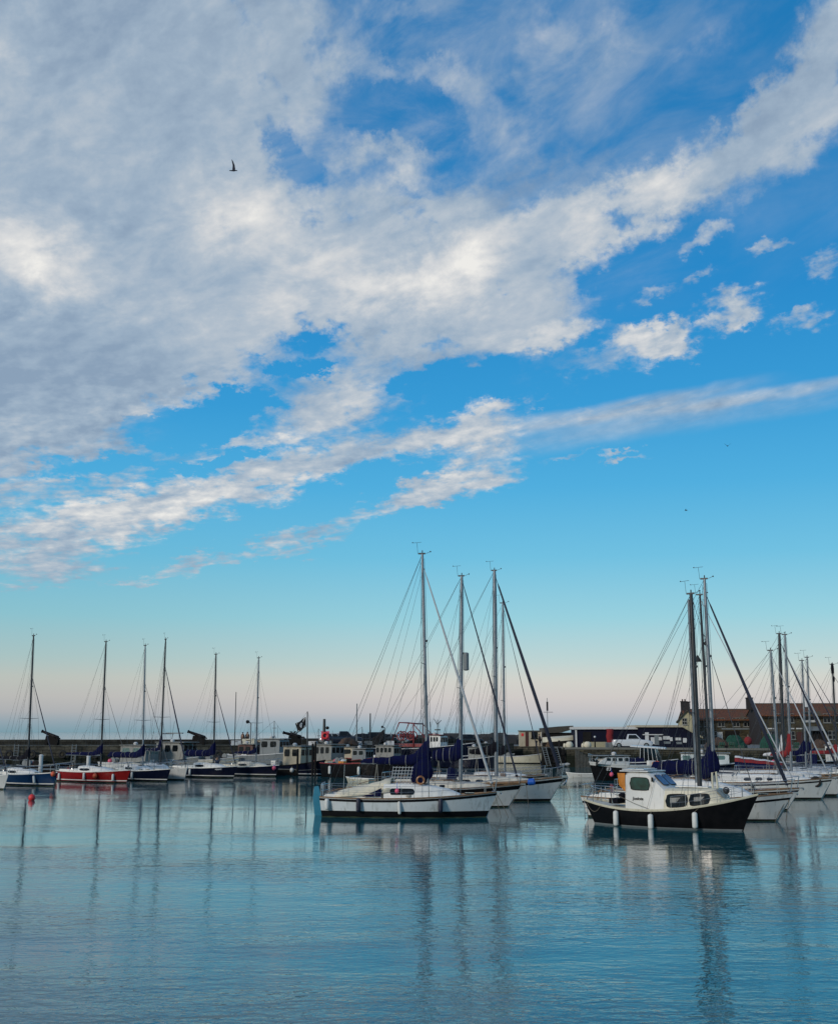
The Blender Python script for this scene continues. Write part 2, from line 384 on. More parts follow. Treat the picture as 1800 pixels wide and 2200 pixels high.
defm('beige_canvas', (0.62, 0.57, 0.44), 0.9, var=0.1, nscale=4, bump=0.02, bscale=6)
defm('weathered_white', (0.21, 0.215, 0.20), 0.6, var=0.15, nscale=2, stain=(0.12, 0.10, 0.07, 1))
defm('red_canvas', (0.20, 0.012, 0.014), 0.85, var=0.2, nscale=5, bump=0.02, bscale=6)
defm('white_canvas', (0.55, 0.56, 0.56), 0.85, var=0.1, nscale=5, bump=0.02, bscale=6)
defm('alloy_mast', (0.20, 0.22, 0.24), 0.35, metal=0.5, var=0.15, nscale=4)
defm('dark_mast', (0.025, 0.028, 0.032), 0.4, metal=0.2, var=0.25, nscale=4)
defm('steel', (0.45, 0.46, 0.46), 0.25, metal=0.9, var=0.1)
defm('wire', (0.05, 0.055, 0.06), 0.5, metal=0.3)
defm('furled_white', (0.42, 0.44, 0.45), 0.8, var=0.12, nscale=6)
defm('furled_dark', (0.02, 0.025, 0.045), 0.8, var=0.2, nscale=6)
defm('glass_dark', (0.005, 0.007, 0.009), 0.12, var=0.3, nscale=2, spec=0.28)
defm('glass_green', (0.012, 0.045, 0.035), 0.06, var=0.5, nscale=3)
defm('glass_blue', (0.03, 0.12, 0.26), 0.06, var=0.3, nscale=3)
defm('glass_pale', (0.10, 0.17, 0.16), 0.08, var=0.4, nscale=3)
defm('teak', (0.17, 0.10, 0.05), 0.6, var=0.3, nscale=8)
defm('fender_white', (0.62, 0.63, 0.60), 0.45, var=0.08, nscale=5, stain=(0.35, 0.33, 0.27, 1))
defm('fender_navy', (0.010, 0.012, 0.03), 0.45)
defm('orange', (0.60, 0.10, 0.035), 0.5)
defm('bright_red', (0.65, 0.035, 0.035), 0.5)
defm('pink', (0.65, 0.10, 0.17), 0.5)
defm('blue_plastic', (0.01, 0.10, 0.45), 0.5)
defm('orange_paint', (0.50, 0.18, 0.02), 0.5, var=0.2)
defm('rubber', (0.012, 0.012, 0.012), 0.8)
defm('rope', (0.14, 0.12, 0.09), 0.9)
defm('pale_rope', (0.40, 0.38, 0.32), 0.9)
defm('gantry_red', (0.20, 0.018, 0.020), 0.5, var=0.3, nscale=4)
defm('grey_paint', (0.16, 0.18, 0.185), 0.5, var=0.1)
defm('green_net', (0.008, 0.06, 0.04), 0.95, var=0.5, nscale=8, bump=0.08, bscale=7)
defm('brown_net', (0.08, 0.05, 0.035), 0.95, var=0.5, nscale=8, bump=0.08, bscale=7)
defm('varnish', (0.28, 0.12, 0.04), 0.35, var=0.2)

def lerp(a, b, k): return a + (b - a) * k

class Boat:
    """hull frame: x forward from the stern at the waterline, y to port, z up from the water"""
    def __init__(s, name, label, cat, wx, wy, L, B, head, fs, fm, fb, rake, over, tr, group=None, xref=1.0, wlf=0.86, label_stern=None):
        # wx, wy: pixel of the bow (xref=1) at the waterline
        s.L, s.B, s.fs, s.fm, s.fb, s.rake, s.over, s.tr, s.wlf = L, B, fs, fm, fb, rake, over, tr, wlf
        bow = wat(wx, wy); s.h = R(-head)
        d = Vector((math.cos(s.h), math.sin(s.h), 0))
        org = bow - d * L * xref
        s.o = thing(name, org, s.h, label, cat, group)
        s.org = org; s.M = Matrix.Translation(org) @ Matrix.Rotation(s.h, 4, 'Z'); s.Mi = s.M.inverted()
    def sheer(s, t):
        a, b, c = s.fs, s.fm, s.fb
        return a * (2 * t - 1) * (t - 1) + 4 * b * t * (1 - t) + c * t * (2 * t - 1)
    def hd(s, t):
        if t < 0.45: f = 1 - (1 - s.tr) * ((0.45 - t) / 0.45) ** 2
        else: f = 1 - ((t - 0.45) / 0.55) ** 2.3 * 0.985
        return s.B / 2 * f
    def P(s, t, z, side=1, off=0.0):
        sh = s.sheer(t); k = max(-0.6, z / sh)
        kk = max(0, k)
        xw = t * s.L; xd = -s.over + t * (s.L + s.over + s.rake)
        x = lerp(xw, xd, kk if k >= 0 else k * 0.5)
        hw = s.hd(t) * (s.wlf - 0.22 * t ** 3)
        y = lerp(hw, s.hd(t), kk ** 0.75) if k >= 0 else hw * (1 + k * 0.8)
        return Vector((x, side * (y + off), z))
    def tx(s, x): return (x + s.over) / (s.L + s.over + s.rake)     # deck x -> t
    def shx(s, x): return s.sheer(min(1, max(0, s.tx(x))))
    def wx(s, x): return s.hd(min(1, max(0, s.tx(x))))
    def loc(s, world): return s.Mi @ world
    def xcol(s, px, py=1650):          # x along the centreline that falls in that picture column
        r = ray(px, py); d = Vector((math.cos(s.h), math.sin(s.h)))
        # org + k d = m * (r.x, r.y)
        det = -d.x * r.y + d.y * r.x
        return (s.org.x * r.y - s.org.y * r.x) / det
    def colz(s, px, py, x):            # local point above x on the centreline, at that pixel (plane facing the camera)
        w = s.M @ Vector((x, 0, 0)); return s.loc(at(px, py, w.y))
    def hull(s, m, boot=None, boot_z=0.1, name='hull', deck='deck_white', deckz=-0.03):
        N = 22; b = MB(); rings = []
        zs = [-0.5, -0.2, 0, 0.15, 0.35, 0.6, 0.8, 1.0]
        for i in range(N + 1):
            t = i / N; t = 1 - (1 - t) ** 1.25; sh = s.sheer(t)
            ring = [s.P(t, z if z < 0 else z * sh, -1) for z in zs[::-1]] + [s.P(t, z if z < 0 else z * sh, 1) for z in zs]
            rings.append(ring)
        b.loft(rings, closed=False, cap0=True, cap1=True)
        b.build(name, M[m], s.o, smooth=True)
        dk = MB(); dr = []
        for i in range(N + 1):
            t = i / N; z = s.sheer(t) + deckz; p = s.P(t, z)
            dr.append([Vector((p.x, -p.y * .985, z)), Vector((p.x, 0, z + 0.05)), Vector((p.x, p.y * .985, z))])
        dk.loft(dr, closed=False, cap0=False, cap1=False)
        dk.build('deck', M[deck], s.o, smooth=True)
        if boot: s.strip('boot_top', lambda t: -0.12, lambda t: boot_z, boot, 0.008)
    def strip(s, name, z0, z1, m, off=0.012, t0=0.0, t1=1.0, N=20):
        b = MB()
        for sd in (-1, 1):
            rr = []
            for i in range(N + 1):
                t = lerp(t0, t1, i / N)
                rr.append([s.P(t, lerp(z0(t), z1(t), q / 5), sd, off) for q in range(6)])
            b.loft(rr, closed=False, cap0=False, cap1=False)
        if t0 == 0:
            a = s.P(0, z0(0), -1, off); c = s.P(0, z1(0), -1, off)
            e = Vector((-off, 0, 0))
            b.quad(a + e, c + e, Vector((c.x, -c.y, c.z)) + e, Vector((a.x, -a.y, a.z)) + e)
        return b.build(name, M[m], s.o)
    def toerail(s, m='teak', h=0.05, w=0.03):
        b = MB()
        for sd in (-1, 1):
            rr = []
            for i in range(21):
                t = i / 20; z = s.sheer(t); p = s.P(t, z, sd)
                rr.append([p + Vector((0, -sd * w, -0.02)), p + Vector((0, sd * w * .6, -0.02)), p + Vector((0, sd * w * .6, h)), p + Vector((0, -sd * w, h))])
            b.loft(rr)
        return b.build('toe_rail', M[m], s.o)
    def cabin(s, secs, m='deck_white', name='coachroof', ch=0.07):
        """secs: (x, half width at base, half width at top, top z); base follows the deck"""
        b = MB(); rr = []
        for (x, wb, wt, zt) in secs:
            zb = s.shx(x) - 0.06
            rr.append([Vector((x, -wb, zb)), Vector((x, -wt, zt - ch)), Vector((x, -wt + ch * 1.2, zt)), Vector((x, 0, zt + 0.04)), Vector((x, wt - ch * 1.2, zt)), Vector((x, wt, zt - ch)), Vector((x, wb, zb))])
        b.loft(rr); o = b.build(name, M[m], s.o, smooth=True)
        s.secs = secs; s.ch = ch
        return o
    def sidept(s, x, f, sd, off=0.012):
        S = s.secs
        for i in range(len(S) - 1):
            if S[i][0] <= x <= S[i + 1][0]: break
        a, c = S[i], S[i + 1]; k = (x - a[0]) / (c[0] - a[0])
        wb, wt, zt = (lerp(a[j], c[j], k) for j in (1, 2, 3)); zb = s.shx(x) - 0.06
        return Vector((x, sd * (lerp(wb, wt, f) + off), lerp(zb, zt - s.ch, f)))
    def window(s, x0, x1, f0, f1, m='glass_dark', sides=(-1, 1), rnd=2.6, name='window', par=None, off=0.012, slant=0.0, rim=0):
        for sd in sides:
            b = MB(); n = 12; rr = []
            for i in range(n + 1):
                u = -1 + 2 * i / n; u = math.copysign(abs(u) ** 0.75, u)
                hh = max(0.02, (1 - abs(u) ** rnd) ** (1 / rnd)) if rnd < 20 else 1
                x = lerp(x0, x1, (u + 1) / 2); c = (f0 + f1) / 2; q = (f1 - f0) / 2 * hh
                rr.append([s.sidept(x + slant * (-q), c - q, sd, off), s.sidept(x + slant * q, c + q, sd, off)])
            b.loft(rr, closed=False, cap0=False, cap1=False)
            wo_ = b.build(name, M[m], par or s.o)
            if rim:
                k = MB(); lo_ = [r_[0] for r_ in rr]; hi_ = [r_[1] for r_ in rr]; loop = lo_ + hi_[::-1] + [lo_[0]]
                k.path(loop, rim, 5); k.build('window_seal', M['rubber'], wo_)
    def rails(s, h=0.62, t0=0.02, t1=0.93, n=6, pulpit=True, pushpit=True, r=0.012, m='steel'):
        b = MB(); pts = {}
        for sd in (-1, 1):
            tops = []
            for i in range(n):
                t = lerp(t0, t1, i / (n - 1)); p = s.P(t, s.sheer(t), sd, -0.05)
                q = p + Vector((0, 0, h)); b.tube(p, q, r, n=5); tops.append(q)
            b.path(tops, r * 0.7, 4)
            b.path([(q + p_) / 2 for q, p_ in ((q, q - Vector((0, 0, h * .95))) for q in tops)], r * 0.6, 4)
            pts[sd] = tops
        b.build('guard_rail', M[m], s.o)
        if pulpit:
            b = MB(); tp = s.P(1, s.sheer(1)); nose = Vector((tp.x + 0.12, 0, s.sheer(1) + h + 0.05))
            A_ = [pts[sd][-1] for sd in (-1, 1)]
            b.path([A_[0], nose + Vector((-.15, -.18, 0)), nose + Vector((-.15, .18, 0)), A_[1]], r * 1.3, 5)
            for sd in (-1, 1):
                b.tube(nose + Vector((-.15, sd * .18, 0)), s.P(0.985, s.sheer(.985), sd), r * 1.2, n=5)
            b.build('pulpit', M[m], s.o)
        if pushpit:
            b = MB(); A_ = [pts[sd][0] for sd in (-1, 1)]
            c = [Vector((-s.over + .05, sd * s.hd(0) * .9, s.sheer(0) + h)) for sd in (-1, 1)]
            b.path([A_[0], c[0], c[1], A_[1]], r * 1.3, 5); 
            b.path([A_[0] - Vector((0, 0, h * .5)), c[0] - Vector((0, 0, h * .5)), c[1] - Vector((0, 0, h * .5)), A_[1] - Vector((0, 0, h * .5))], r, 5)
            for q in c: b.tube(q, q - Vector((0, 0, h)), r * 1.2, n=5)
            b.build('pushpit', M[m], s.o)
    def rig(s, base_px, top_px, m='alloy_mast', r=0.085, base_z=None, fs_frac=1.0, fs_r=0.05, fs_m='furled_dark', fs_x=None,
            backstay=True, spread=(0.52,), sw=0.75, gear=True, shroudr=0.009, wires=True, twin_back=False, fs_z=None):
        mx = s.xcol(base_px[0], base_px[1])
        top = s.colz(top_px[0], top_px[1], mx); top.y = 0 + top.y * 0.15
        bz = base_z if base_z is not None else s.shx(mx)
        base = Vector((mx, 0, bz)); s.mast0, s.mast1 = base, top
        def mp(k): return base.lerp(top, k)
        b = MB(); b.path([base, mp(.35), mp(.8), top], [r, r, r * .92, r * .7], 10); b.build('mast', M[m], s.o, smooth=True)
        if gear:
            b = MB(); b.box(-.22, .17, -.03, .03, -.02, .06, Matrix.Translation(top)); b.tube(top, top + Vector((0, 0, .2)), .03, n=6)
            b.tube(top + Vector((-.25, 0, 0)), top + Vector((-.30, 0, .62)), .009, n=4)
            b.tube(top + Vector((-.56, .05, .63)), top + Vector((-.05, -.05, .65)), .009, n=4); b.ball(top + Vector((-.55, .05, .65)), .035, nu=6, nv=4)
            b.tube(top + Vector((.2, 0, .02)), top + Vector((.45, 0, .12)), .01, n=4); b.ball(top + Vector((.45, 0, .12)), .045, nu=6, nv=4)
            b.build('masthead_gear', M['wire'], s.o)
        for k in spread:
            p = mp(k); b = MB()
            for sd in (-1, 1): b.tube(p, p + Vector((-.12, sd * sw, .04)), .022, .014, n=5)
            b.build('spreader', M['wire'], s.o)
        p0 = mp(.3); b = MB(); b.ball(mp(.62) + Vector((.1, 0, 0)), .08, nu=6, nv=4); b.build('mast_light', M['wire'], s.o)
        fx = fs_x if fs_x is not None else s.L + s.rake - .18
        fb = Vector((fx, 0, (fs_z if fs_z is not None else s.shx(min(fx, s.L + s.rake - .01)) + .08)))
        ft = mp(fs_frac)
        b = MB(); q = lambda k: fb.lerp(ft, k)
        b.path([fb, q(.04), q(.05), q(.5), q(.93), q(.95), ft], [.012, .012, fs_r, fs_r * .9, fs_r * .45, .02, .012], 8)
        b.ball(q(.035), .09, .09, .07, nu=8, nv=5); b.build('furled_forestay', M[fs_m], s.o, smooth=True)
        if wires:
            sx = -s.over + .1
            if backstay:
                b = MB()
                if twin_back:
                    for sd in (-1, 1): b.tube(top, Vector((sx, sd * s.hd(0) * .8, s.sheer(0))), shroudr, n=4)
                else: b.tube(top, Vector((sx, 0, s.sheer(0))), shroudr, n=4)
                b.build('backstay', M['wire'], s.o)
            k0 = spread[0] if spread else .5
            for sd in (-1, 1):
                ch = Vector((mx - .1, sd * s.wx(mx) * .95, s.shx(mx))); sp = mp(k0) + Vector((-.12, sd * sw, .04))
                b = MB(); b.tube(mp(fs_frac if fs_frac < 1 else .99), sp, shroudr, n=4); b.tube(sp, ch, shroudr, n=4)
                b.tube(mp(k0 - .01), ch + Vector((-.45, 0, 0)), shroudr, n=4); b.tube(mp(k0 - .01), ch + Vector((.35, 0, 0)), shroudr, n=4)
                b.build('shroud', M['wire'], s.o)
            b = MB()
            b.tube(mp(.98) + Vector((.1, .05, 0)), base + Vector((.25, .1, .3)), .008, n=4); b.tube(mp(.97) + Vector((-.12, -.04, 0)), base + Vector((-.2, -.12, .5)), .008, n=4)
            b.build('halyard', M['wire'], s.o)
            for q, (k1, xx, yy) in enumerate(((.9, -.55, .75), (.72, -.4, -.8), (.55, -.25, .5))):
                b = MB(); b.tube(mp(k1) + Vector((-.1, 0, 0)), Vector((base.x + s.L * xx * .75, yy * s.wx(base.x + s.L * xx * .7), s.shx(base.x + s.L * xx * .7))), .0065, n=4); b.build('running_rigging', M['wire'], s.o)
    def boom(s, end_px, z, m='navy_canvas', h0=.12, h1=.22, up=0.9, droop=0.0, boomm='alloy_mast', endz=None, width=.5):
        mx = s.mast0.x; ex = s.xcol(end_px, 1650) if end_px is not None else mx - 3.2
        ez = z if endz is None else endz
        a = Vector((ex, 0, ez)); c = Vector((mx - .1, 0, z))
        b = MB(); b.path([a, c], .06, 8); b.build('boom', M[boomm], s.o, smooth=True)
        rr = []; n = 22
        rnd = random.Random(int(mx * 100))
        for i in range(n + 1):
            k = i / n; c_ = a.lerp(c, k)
            hh = lerp(h0, h1, k) * (0.35 if i == 0 else 1) + up * max(0, (k - .78) / .22) ** 1.8 * .5
            hh *= 1 + .09 * rnd.uniform(-1, 1)
            zc = c_.z + hh * .55 + up * max(0, (k - .78) / .22) ** 1.8 * .35
            ww_ = lerp(h0, h1, k) * width * (1 + .15 * rnd.uniform(-1, 1))
            xx = c_.x + (.18 if i == n else 0)
            rr.append([Vector((xx, ww_ * math.cos(6.28318 * j / 12), zc + hh * math.sin(6.28318 * j / 12) * (1 if math.sin(6.28318 * j / 12) > 0 else .85))) for j in range(12)])
        b = MB(); b.loft(rr); b.build('sail_cover', M[m], s.o, smooth=True)
        # sail ties and the mainsheet
        for k in (.2, .45, .7):
            b = MB(); c_ = a.lerp(c, k); hh = lerp(h0, h1, k)
            b.torus((c_.x, 0, c_.z + hh * .55), hh * 1.02, .012, 'x', 12, 4)
            b.build('sail_tie', M['pale_rope'], s.o)
        b = MB(); p = a.lerp(c, .25)
        b.tube(p, Vector((p.x - .2, 0, s.shx(p.x) + .2)), .012, n=4); b.tube(p, Vector((p.x + .1, .1, s.shx(p.x) + .2)), .012, n=4)
        b.build('mainsheet', M['pale_rope'], s.o)
        b = MB(); b.tube(s.mast0.lerp(s.mast1, .98), a + Vector((.05, 0, .05)), .007, n=4); b.build('topping_lift', M['wire'], s.o)
        for sd in (-1, 1):
            b = MB(); q = s.mast0.lerp(s.mast1, .45); j = a.lerp(c, .5) + Vector((0, 0, 1.9))
            b.tube(q, j, .006, n=4); b.tube(j, a.lerp(c, .25) + Vector((0, sd * .1, 0)), .006, n=4); b.tube(j, a.lerp(c, .65) + Vector((0, sd * .1, 0)), .006, n=4); b.build('lazy_jack', M['wire'], s.o)
    def hood(s, x0, x1, w, z0, z1, m='navy_canvas', name='spray_hood'):
        b = MB(); rr = []
        for i in range(6):
            k = i / 5; x = lerp(x0, x1, k); zt = lerp(z1, z0 + .12, k ** 2.2); ww_ = w * (1 - .12 * k)
            ring = [Vector((x + .02 * math.sin(a_ * 3), -ww_ * math.cos(a_), z0 + (zt - z0) * math.sin(a_) ** .7)) for a_ in [math.pi * j / 10 for j in range(11)]]
            rr.append(ring)
        b.loft(rr, closed=False, cap0=False, cap1=False)
        o = b.build(name, M[m], s.o, smooth=True)
        so = o.modifiers.new('thick', 'SOLIDIFY'); so.thickness = .02
        b = MB(); a_ = rr[0]
        q = [p + Vector((.25, 0, 0)) for p in rr[2][2:9]]
        b.path([p + (p - Vector((p.x, 0, z0))).normalized() * .015 for p in rr[3][2:9]], .008, 4)
        b.build('hood_seam', M['grey_paint'], o)
        return o
    def cockpit(s, x0, x1, m='deck_cream'):
        w = s.wx((x0 + x1) / 2) * .62; z = s.shx((x0 + x1) / 2)
        b = MB()
        for sd in (-1, 1): b.box(x0, x1, sd * w - .06, sd * w + .06, z - .05, z + .2)
        b.box(x0 - .06, x0 + .02, -w, w, z - .05, z + .14)
        b.build('cockpit_coaming', M[m], s.o, bevel=.02)
        for sd in (-1, 1):
            b = MB(); c = Vector((lerp(x0, x1, .7), sd * w, z + .2)); b.path([c, c + Vector((0, 0, .07)), c + Vector((0, 0, .14))], [.07, .05, .06], 8)
            b.build('winch', M['steel'], s.o)
        b = MB(); b.path([Vector((x0 - .1, 0, z + .25)), Vector((x0 + .5, 0, z + .42)), Vector((x0 + 1.0, .06, z + .48))], .025, 6); b.build('tiller', M['teak'], s.o)
    def hatch(s, x, z, w=.45):
        b = MB(); b.box(x - w / 2, x + w / 2, -w / 2, w / 2, z, z + .06); b.build('hatch', M['glass_dark'], s.o, bevel=.015)
    def clutter(s, n=5, seed=1, x0=.2, x1=.6):
        rnd = random.Random(seed)
        for i in range(n):
            x = s.L * rnd.uniform(x0, x1); y = s.wx(x) * rnd.uniform(-.7, .7); z = s.shx(x) + .05; b = MB()
            k = rnd.choice(['coil', 'bag', 'box'])
            if k == 'coil':
                for q in range(3): b.torus((x, y, z + .03 + q * .03), .14, .022, 'z', 12, 4)
                b.build('rope_coil', M['pale_rope'], s.o)
            elif k == 'bag':
                b.ball((x, y, z + .12), .22, .16, .14, 9, 6); b.build('sail_bag', M[rnd.choice(['navy_canvas', 'white_canvas', 'red_canvas', 'dark_canvas'])], s.o, smooth=True)
            else:
                b.box(x - .2, x + .2, y - .14, y + .14, z, z + .24); b.build('deck_box', M[rnd.choice(['deck_white', 'grey_paint', 'teak'])], s.o, bevel=.02)

def fender(b, t, z_top, label, length=.62, r=.115, side=-1, m='fender_white', tilt=0, group='fenders hung along the hulls', rail=.0, name='fender'):
    """a fender hanging from the rail of boat b at station t; its own thing"""
    p = b.P(t, max(.05, z_top - length * .5), side, r + .02); q = b.P(t, b.sheer(t), side, .0)
    o = thing(name, b.M @ Vector((p.x, p.y, z_top)), b.h, label, 'fender', group)
    k = MB(); prof = [(0, .02), (.02, r * .55), (.07, r * .9), (.14, r), (.5, r * 1.03), (.86, r), (.93, r * .9), (.98, r * .55), (1.0, .02)]
    k.path([(tilt * u, 0, -length * u) for u, _ in prof], [rr for _, rr in prof], 14)
    k.build('body', M[m], o, smooth=True)
    k = MB(); top = Vector((q.x - p.x, q.y - p.y, b.sheer(t) - z_top + rail)); k.tube((0, 0, 0), top, .012, n=4); k.build('lanyard', M['pale_rope' if m != 'fender_white' else 'rope'], o)
    return o
def buoy_ball(name, pos, r, m, label, group=None, top=None, cat='buoy'):
    o = thing(name, pos, 0, label, cat, group)
    k = MB(); k.ball((0, 0, 0), r, r, r * 1.08, 16, 11); k.build('float', M[m], o, smooth=True)
    k = MB(); k.path([(0, 0, r), (0, 0, r * 1.25), (0, 0, r * 1.4)], [r * .3, r * .2, r * .1], 8); k.torus((0, 0, r * 1.42), r * .13, r * .05, 'y', 8, 4)
    if top: k.tube((0, 0, r * 1.4), top, .012, n=4)
    k.build('eye', M['blue_plastic' if m == 'pink' else 'rope'], o)
    return o
def rope(label, pts, r=.014, m='rope', group='mooring lines hanging from the bows', name='mooring_line'):
    pts = [Vector(p) for p in pts]; out = []
    for i in range(len(pts) - 1):
        for k in range(6): out.append(pts[i].lerp(pts[i + 1], k / 6) )
    out.append(pts[-1])
    k = MB(); k.path(out, r, 5); o = k.build(name, M[m]); tag(o, label, 'rope', group); return o
def hang_rope(label, a, b_, sag=.3, r=.014, m='rope', **kw):
    a, b_ = Vector(a), Vector(b_); pts = []
    for i in range(9):
        k = i / 8; p = a.lerp(b_, k); p.z -= sag * 4 * k * (1 - k); pts.append(p)
    k_ = MB(); k_.path(pts, r, 5); o = k_.build(kw.get('name', 'mooring_line'), M[m]); tag(o, label, 'rope', kw.get('group', 'mooring lines hanging from the bows')); return o
def text_part(txt, size, m, parent, Mx, name='lettering', depth=.004):
    cu = bpy.data.curves.new(name, 'FONT'); cu.body = txt; cu.size = size; cu.extrude = depth; cu.align_x = 'CENTER'; cu.align_y = 'CENTER'
    cu.shear = 0.15; cu.offset = size * 0.018
    tmp = bpy.data.objects.new(name, cu); COL.objects.link(tmp)
    dg = bpy.context.evaluated_depsgraph_get(); me = bpy.data.meshes.new_from_object(tmp.evaluated_get(dg))
    bpy.data.objects.remove(tmp)
    o = bpy.data.objects.new(name, me); COL.objects.link(o); me.materials.clear(); me.materials.append(M[m])
    o.parent = parent; o.matrix_local = Mx
    return o
def facing(p, xdir, up=Vector((0, 0, 1))):
    xd = Vector(xdir).normalized(); z = xd.cross(up).normalized(); y = z.cross(xd)
    return Matrix.Translation(p) @ Matrix((xd, y, z)).transposed().to_4x4()
defm('weed_stone_line', (0.03, 0.04, 0.02), .9, var=.5)
# ================================================================ the front yachts
def yacht(label, bow, L, B, head, hullm, mast, top, fs=1.0, fm=.95, fb=1.2, rake=.9, over=.35, tr=.7, boot='antifoul_black', boot_z=.1,
          cabin_h=.45, deckm='deck_white', stripe=None, stripe_m='black_paint', boomz=2.5, boom_end=None, cover='navy_canvas', cover_up=.9, h0=.12, h1=.22,
          fs_frac=1.0, fs_m='furled_dark', fs_r=.05, mast_m='alloy_mast', mr=.085, rails=True, hood=True, win=((.0, .42),), gear=True, seed=1, group=None,
          wline=None, spread=(.52,), detail=2, sw=.75, hoodm='navy_canvas', twin=False, cab=None, fs_x=None, wmat='glass_dark', wrnd=2.6):
    b = Boat('sailing_yacht', label, 'sailboat', bow[0], bow[1], L, B, head, fs, fm, fb, rake, over, tr, group)
    b.hull(hullm, boot, boot_z, deck=deckm)
    b.toerail('teak' if detail > 1 else 'deck_white')
    if stripe: b.strip('sheer_stripe', lambda t: b.sheer(t) - stripe[1], lambda t: b.sheer(t) - stripe[0], stripe_m)
    if wline: b.strip('waterline_stripe', lambda t: wline[0], lambda t: wline[1], wline[2], .014)
    mx = b.xcol(*mast)
    c0 = mx - L * .26 if cab is None else cab[0]; c1 = mx + L * .2 if cab is None else cab[1]
    hw = B * .33
    top_z = lambda x, q: b.shx(x) + q
    secs = [(c0, hw, hw * .88, top_z(c0, cabin_h)), (lerp(c0, c1, .35), hw * 1.02, hw * .88, top_z(lerp(c0, c1, .35), cabin_h * .95)),
            (lerp(c0, c1, .62), hw * .92, hw * .76, top_z(lerp(c0, c1, .62), cabin_h * .75)), (lerp(c0, c1, .85), hw * .72, hw * .56, top_z(lerp(c0, c1, .85), cabin_h * .45)), (c1, hw * .5, hw * .35, top_z(c1, .06))]
    b.cabin(secs, deckm)
    for a, c in win: b.window(lerp(c0, c1, a) + .08, lerp(c0, c1, c), .34, .8, wmat, rnd=wrnd)
    b.rig(mast, top, mast_m, mr, base_z=top_z(mx, cabin_h * .6), fs_frac=fs_frac, fs_m=fs_m, fs_r=fs_r, gear=gear, spread=spread, sw=sw, twin_back=twin, fs_x=fs_x)
    if cover: b.boom(boom_end, boomz, cover, h0=h0, h1=h1, up=cover_up)
    if hood: b.hood(c0 - .35, c0 + .55, hw * 1.05, b.shx(c0) + .05, b.shx(c0) + cabin_h + .62, hoodm)
    if rails: b.rails(n=7 if detail > 1 else 5, r=.013 if detail > 1 else .016)
    b.cockpit(.15, c0 - .1, deckm)
    b.hatch(lerp(c0, c1, .5), top_z(lerp(c0, c1, .5), cabin_h * .85) + .03)
    if detail > 1:
        b.hatch(c1 + .5, b.shx(c1 + .5) + .03, .5)
        # grab rails on the coachroof
        for sd in (-1, 1):
            k = MB()
            pts = [Vector((lerp(c0, c1, q), sd * hw * .62, top_z(lerp(c0, c1, q), cabin_h * (.98 - .5 * max(0, q - .3)))+ .07)) for q in (.05, .2, .35, .5)]
            k.path(pts, .016, 5)
            for p in pts: k.tube(p, p - Vector((0, 0, .1)), .016, n=5)
            k.build('grab_rail', M['teak'], b.o)
        k = MB(); tp = b.P(1, b.sheer(1)); k.path([Vector((tp.x - .3, 0, tp.z + .03)), Vector((tp.x + .12, 0, tp.z + .02)), Vector((tp.x + .2, 0, tp.z - .1))], [.035, .035, .05], 6)
        k.box(tp.x - .05, tp.x + .22, -.07, .07, tp.z - .03, tp.z + .04); k.build('bow_roller', M['steel'], b.o)
    b.strip('weed_line', lambda t: -.05, lambda t: .035 + .02 * math.sin(t * 40), 'weed_stone_line', .018)
    b.clutter(6 if detail > 1 else 4, seed, .1, .8)
    return b

# --- A: the long white yacht in front -------------------------------------------------
A_s = wat(692, 1744); A_b = wat(1044, 1756)
La = 8.6; ha = 8.0
A = yacht('long white yacht with a beige cockpit tarpaulin, black sheer stripe and teal rudder blade', (1044, 1756), La, 3.0, ha, 'cool_white_gelcoat', (919, 1690), (907, 1190),
          fs=1.02, fm=.98, fb=1.28, rake=.62, over=.12, tr=.72, boot_z=.33, stripe=(.05, .17), cabin_h=.74, boomz=2.75, boom_end=775, cover_up=.8, h0=.13, h1=.34,
          fs_frac=.955, fs_m='furled_white', fs_r=.075, mr=.095, hood=False, win=((.06, .42),), wrnd=9, seed=3, twin=True, sw=.8)
# rudder, tarpaulin, lifebuoy, outboard, crutch
k = MB(); k.prism([Vector((-.42, -.03, 1.55)), Vector((-.66, -.03, 1.5)), Vector((-.72, -.03, .9)), Vector((-.62, -.03, .1)), Vector((-.5, -.03, -.5)), Vector((-.02, -.03, -.5)), Vector((-.10, -.03, .2)), Vector((-.22, -.03, .9))], (0, .06, 0))
k.build('rudder_blade', M['teal_paint'], A.o, bevel=.015)
cx = A.secs[0][0]
k = MB(); rr = []
for i in range(9):
    u = i / 8; x = lerp(.7, cx + .35, u); zt = lerp(1.3, 2.02, u ** .8) - .1 * math.sin(u * math.pi); w = 1.02 - .12 * u
    rr.append([Vector((x, -w - .1, A.shx(x) + .04 + .28 * u)), Vector((x, -w * .75, zt - .12 - .05 * math.sin(i * 2.1))), Vector((x, -.15, zt + .03 * math.sin(i * 3))), Vector((x, .3, zt)), Vector((x, w * .8, zt - .16)), Vector((x, w + .1, A.shx(x) + .05 + .2 * u))])
k.loft(rr, closed=False, cap0=False, cap1=False); tp = k.build('cockpit_tarpaulin', M['beige_canvas'], A.o, smooth=True); md = tp.modifiers.new('t', 'SOLIDIFY'); md.thickness = .02
k = MB(); k.quad((cx - 1.15, -1.03, 1.04), (cx - .1, -1.04, 1.06), (cx - .1, -1.0, 1.5), (cx - .35, -1.02, 1.38)); k.build('dodger_panel', M['navy_canvas'], A.o)
k = MB(); k.torus((cx + 1.95, -.75, 1.9), .19, .05, 'y', 16, 8); k.build('lifebuoy', M['varnish'], A.o, smooth=True)
k = MB(); k.box(cx + .35, cx + 1.6, -.55, .6, 1.6, 1.68); k.box(cx + .5, cx + 1.5, -.45, .45, 1.68, 1.75); k.build('sliding_hatch', M['deck_white'], A.o, bevel=.02)
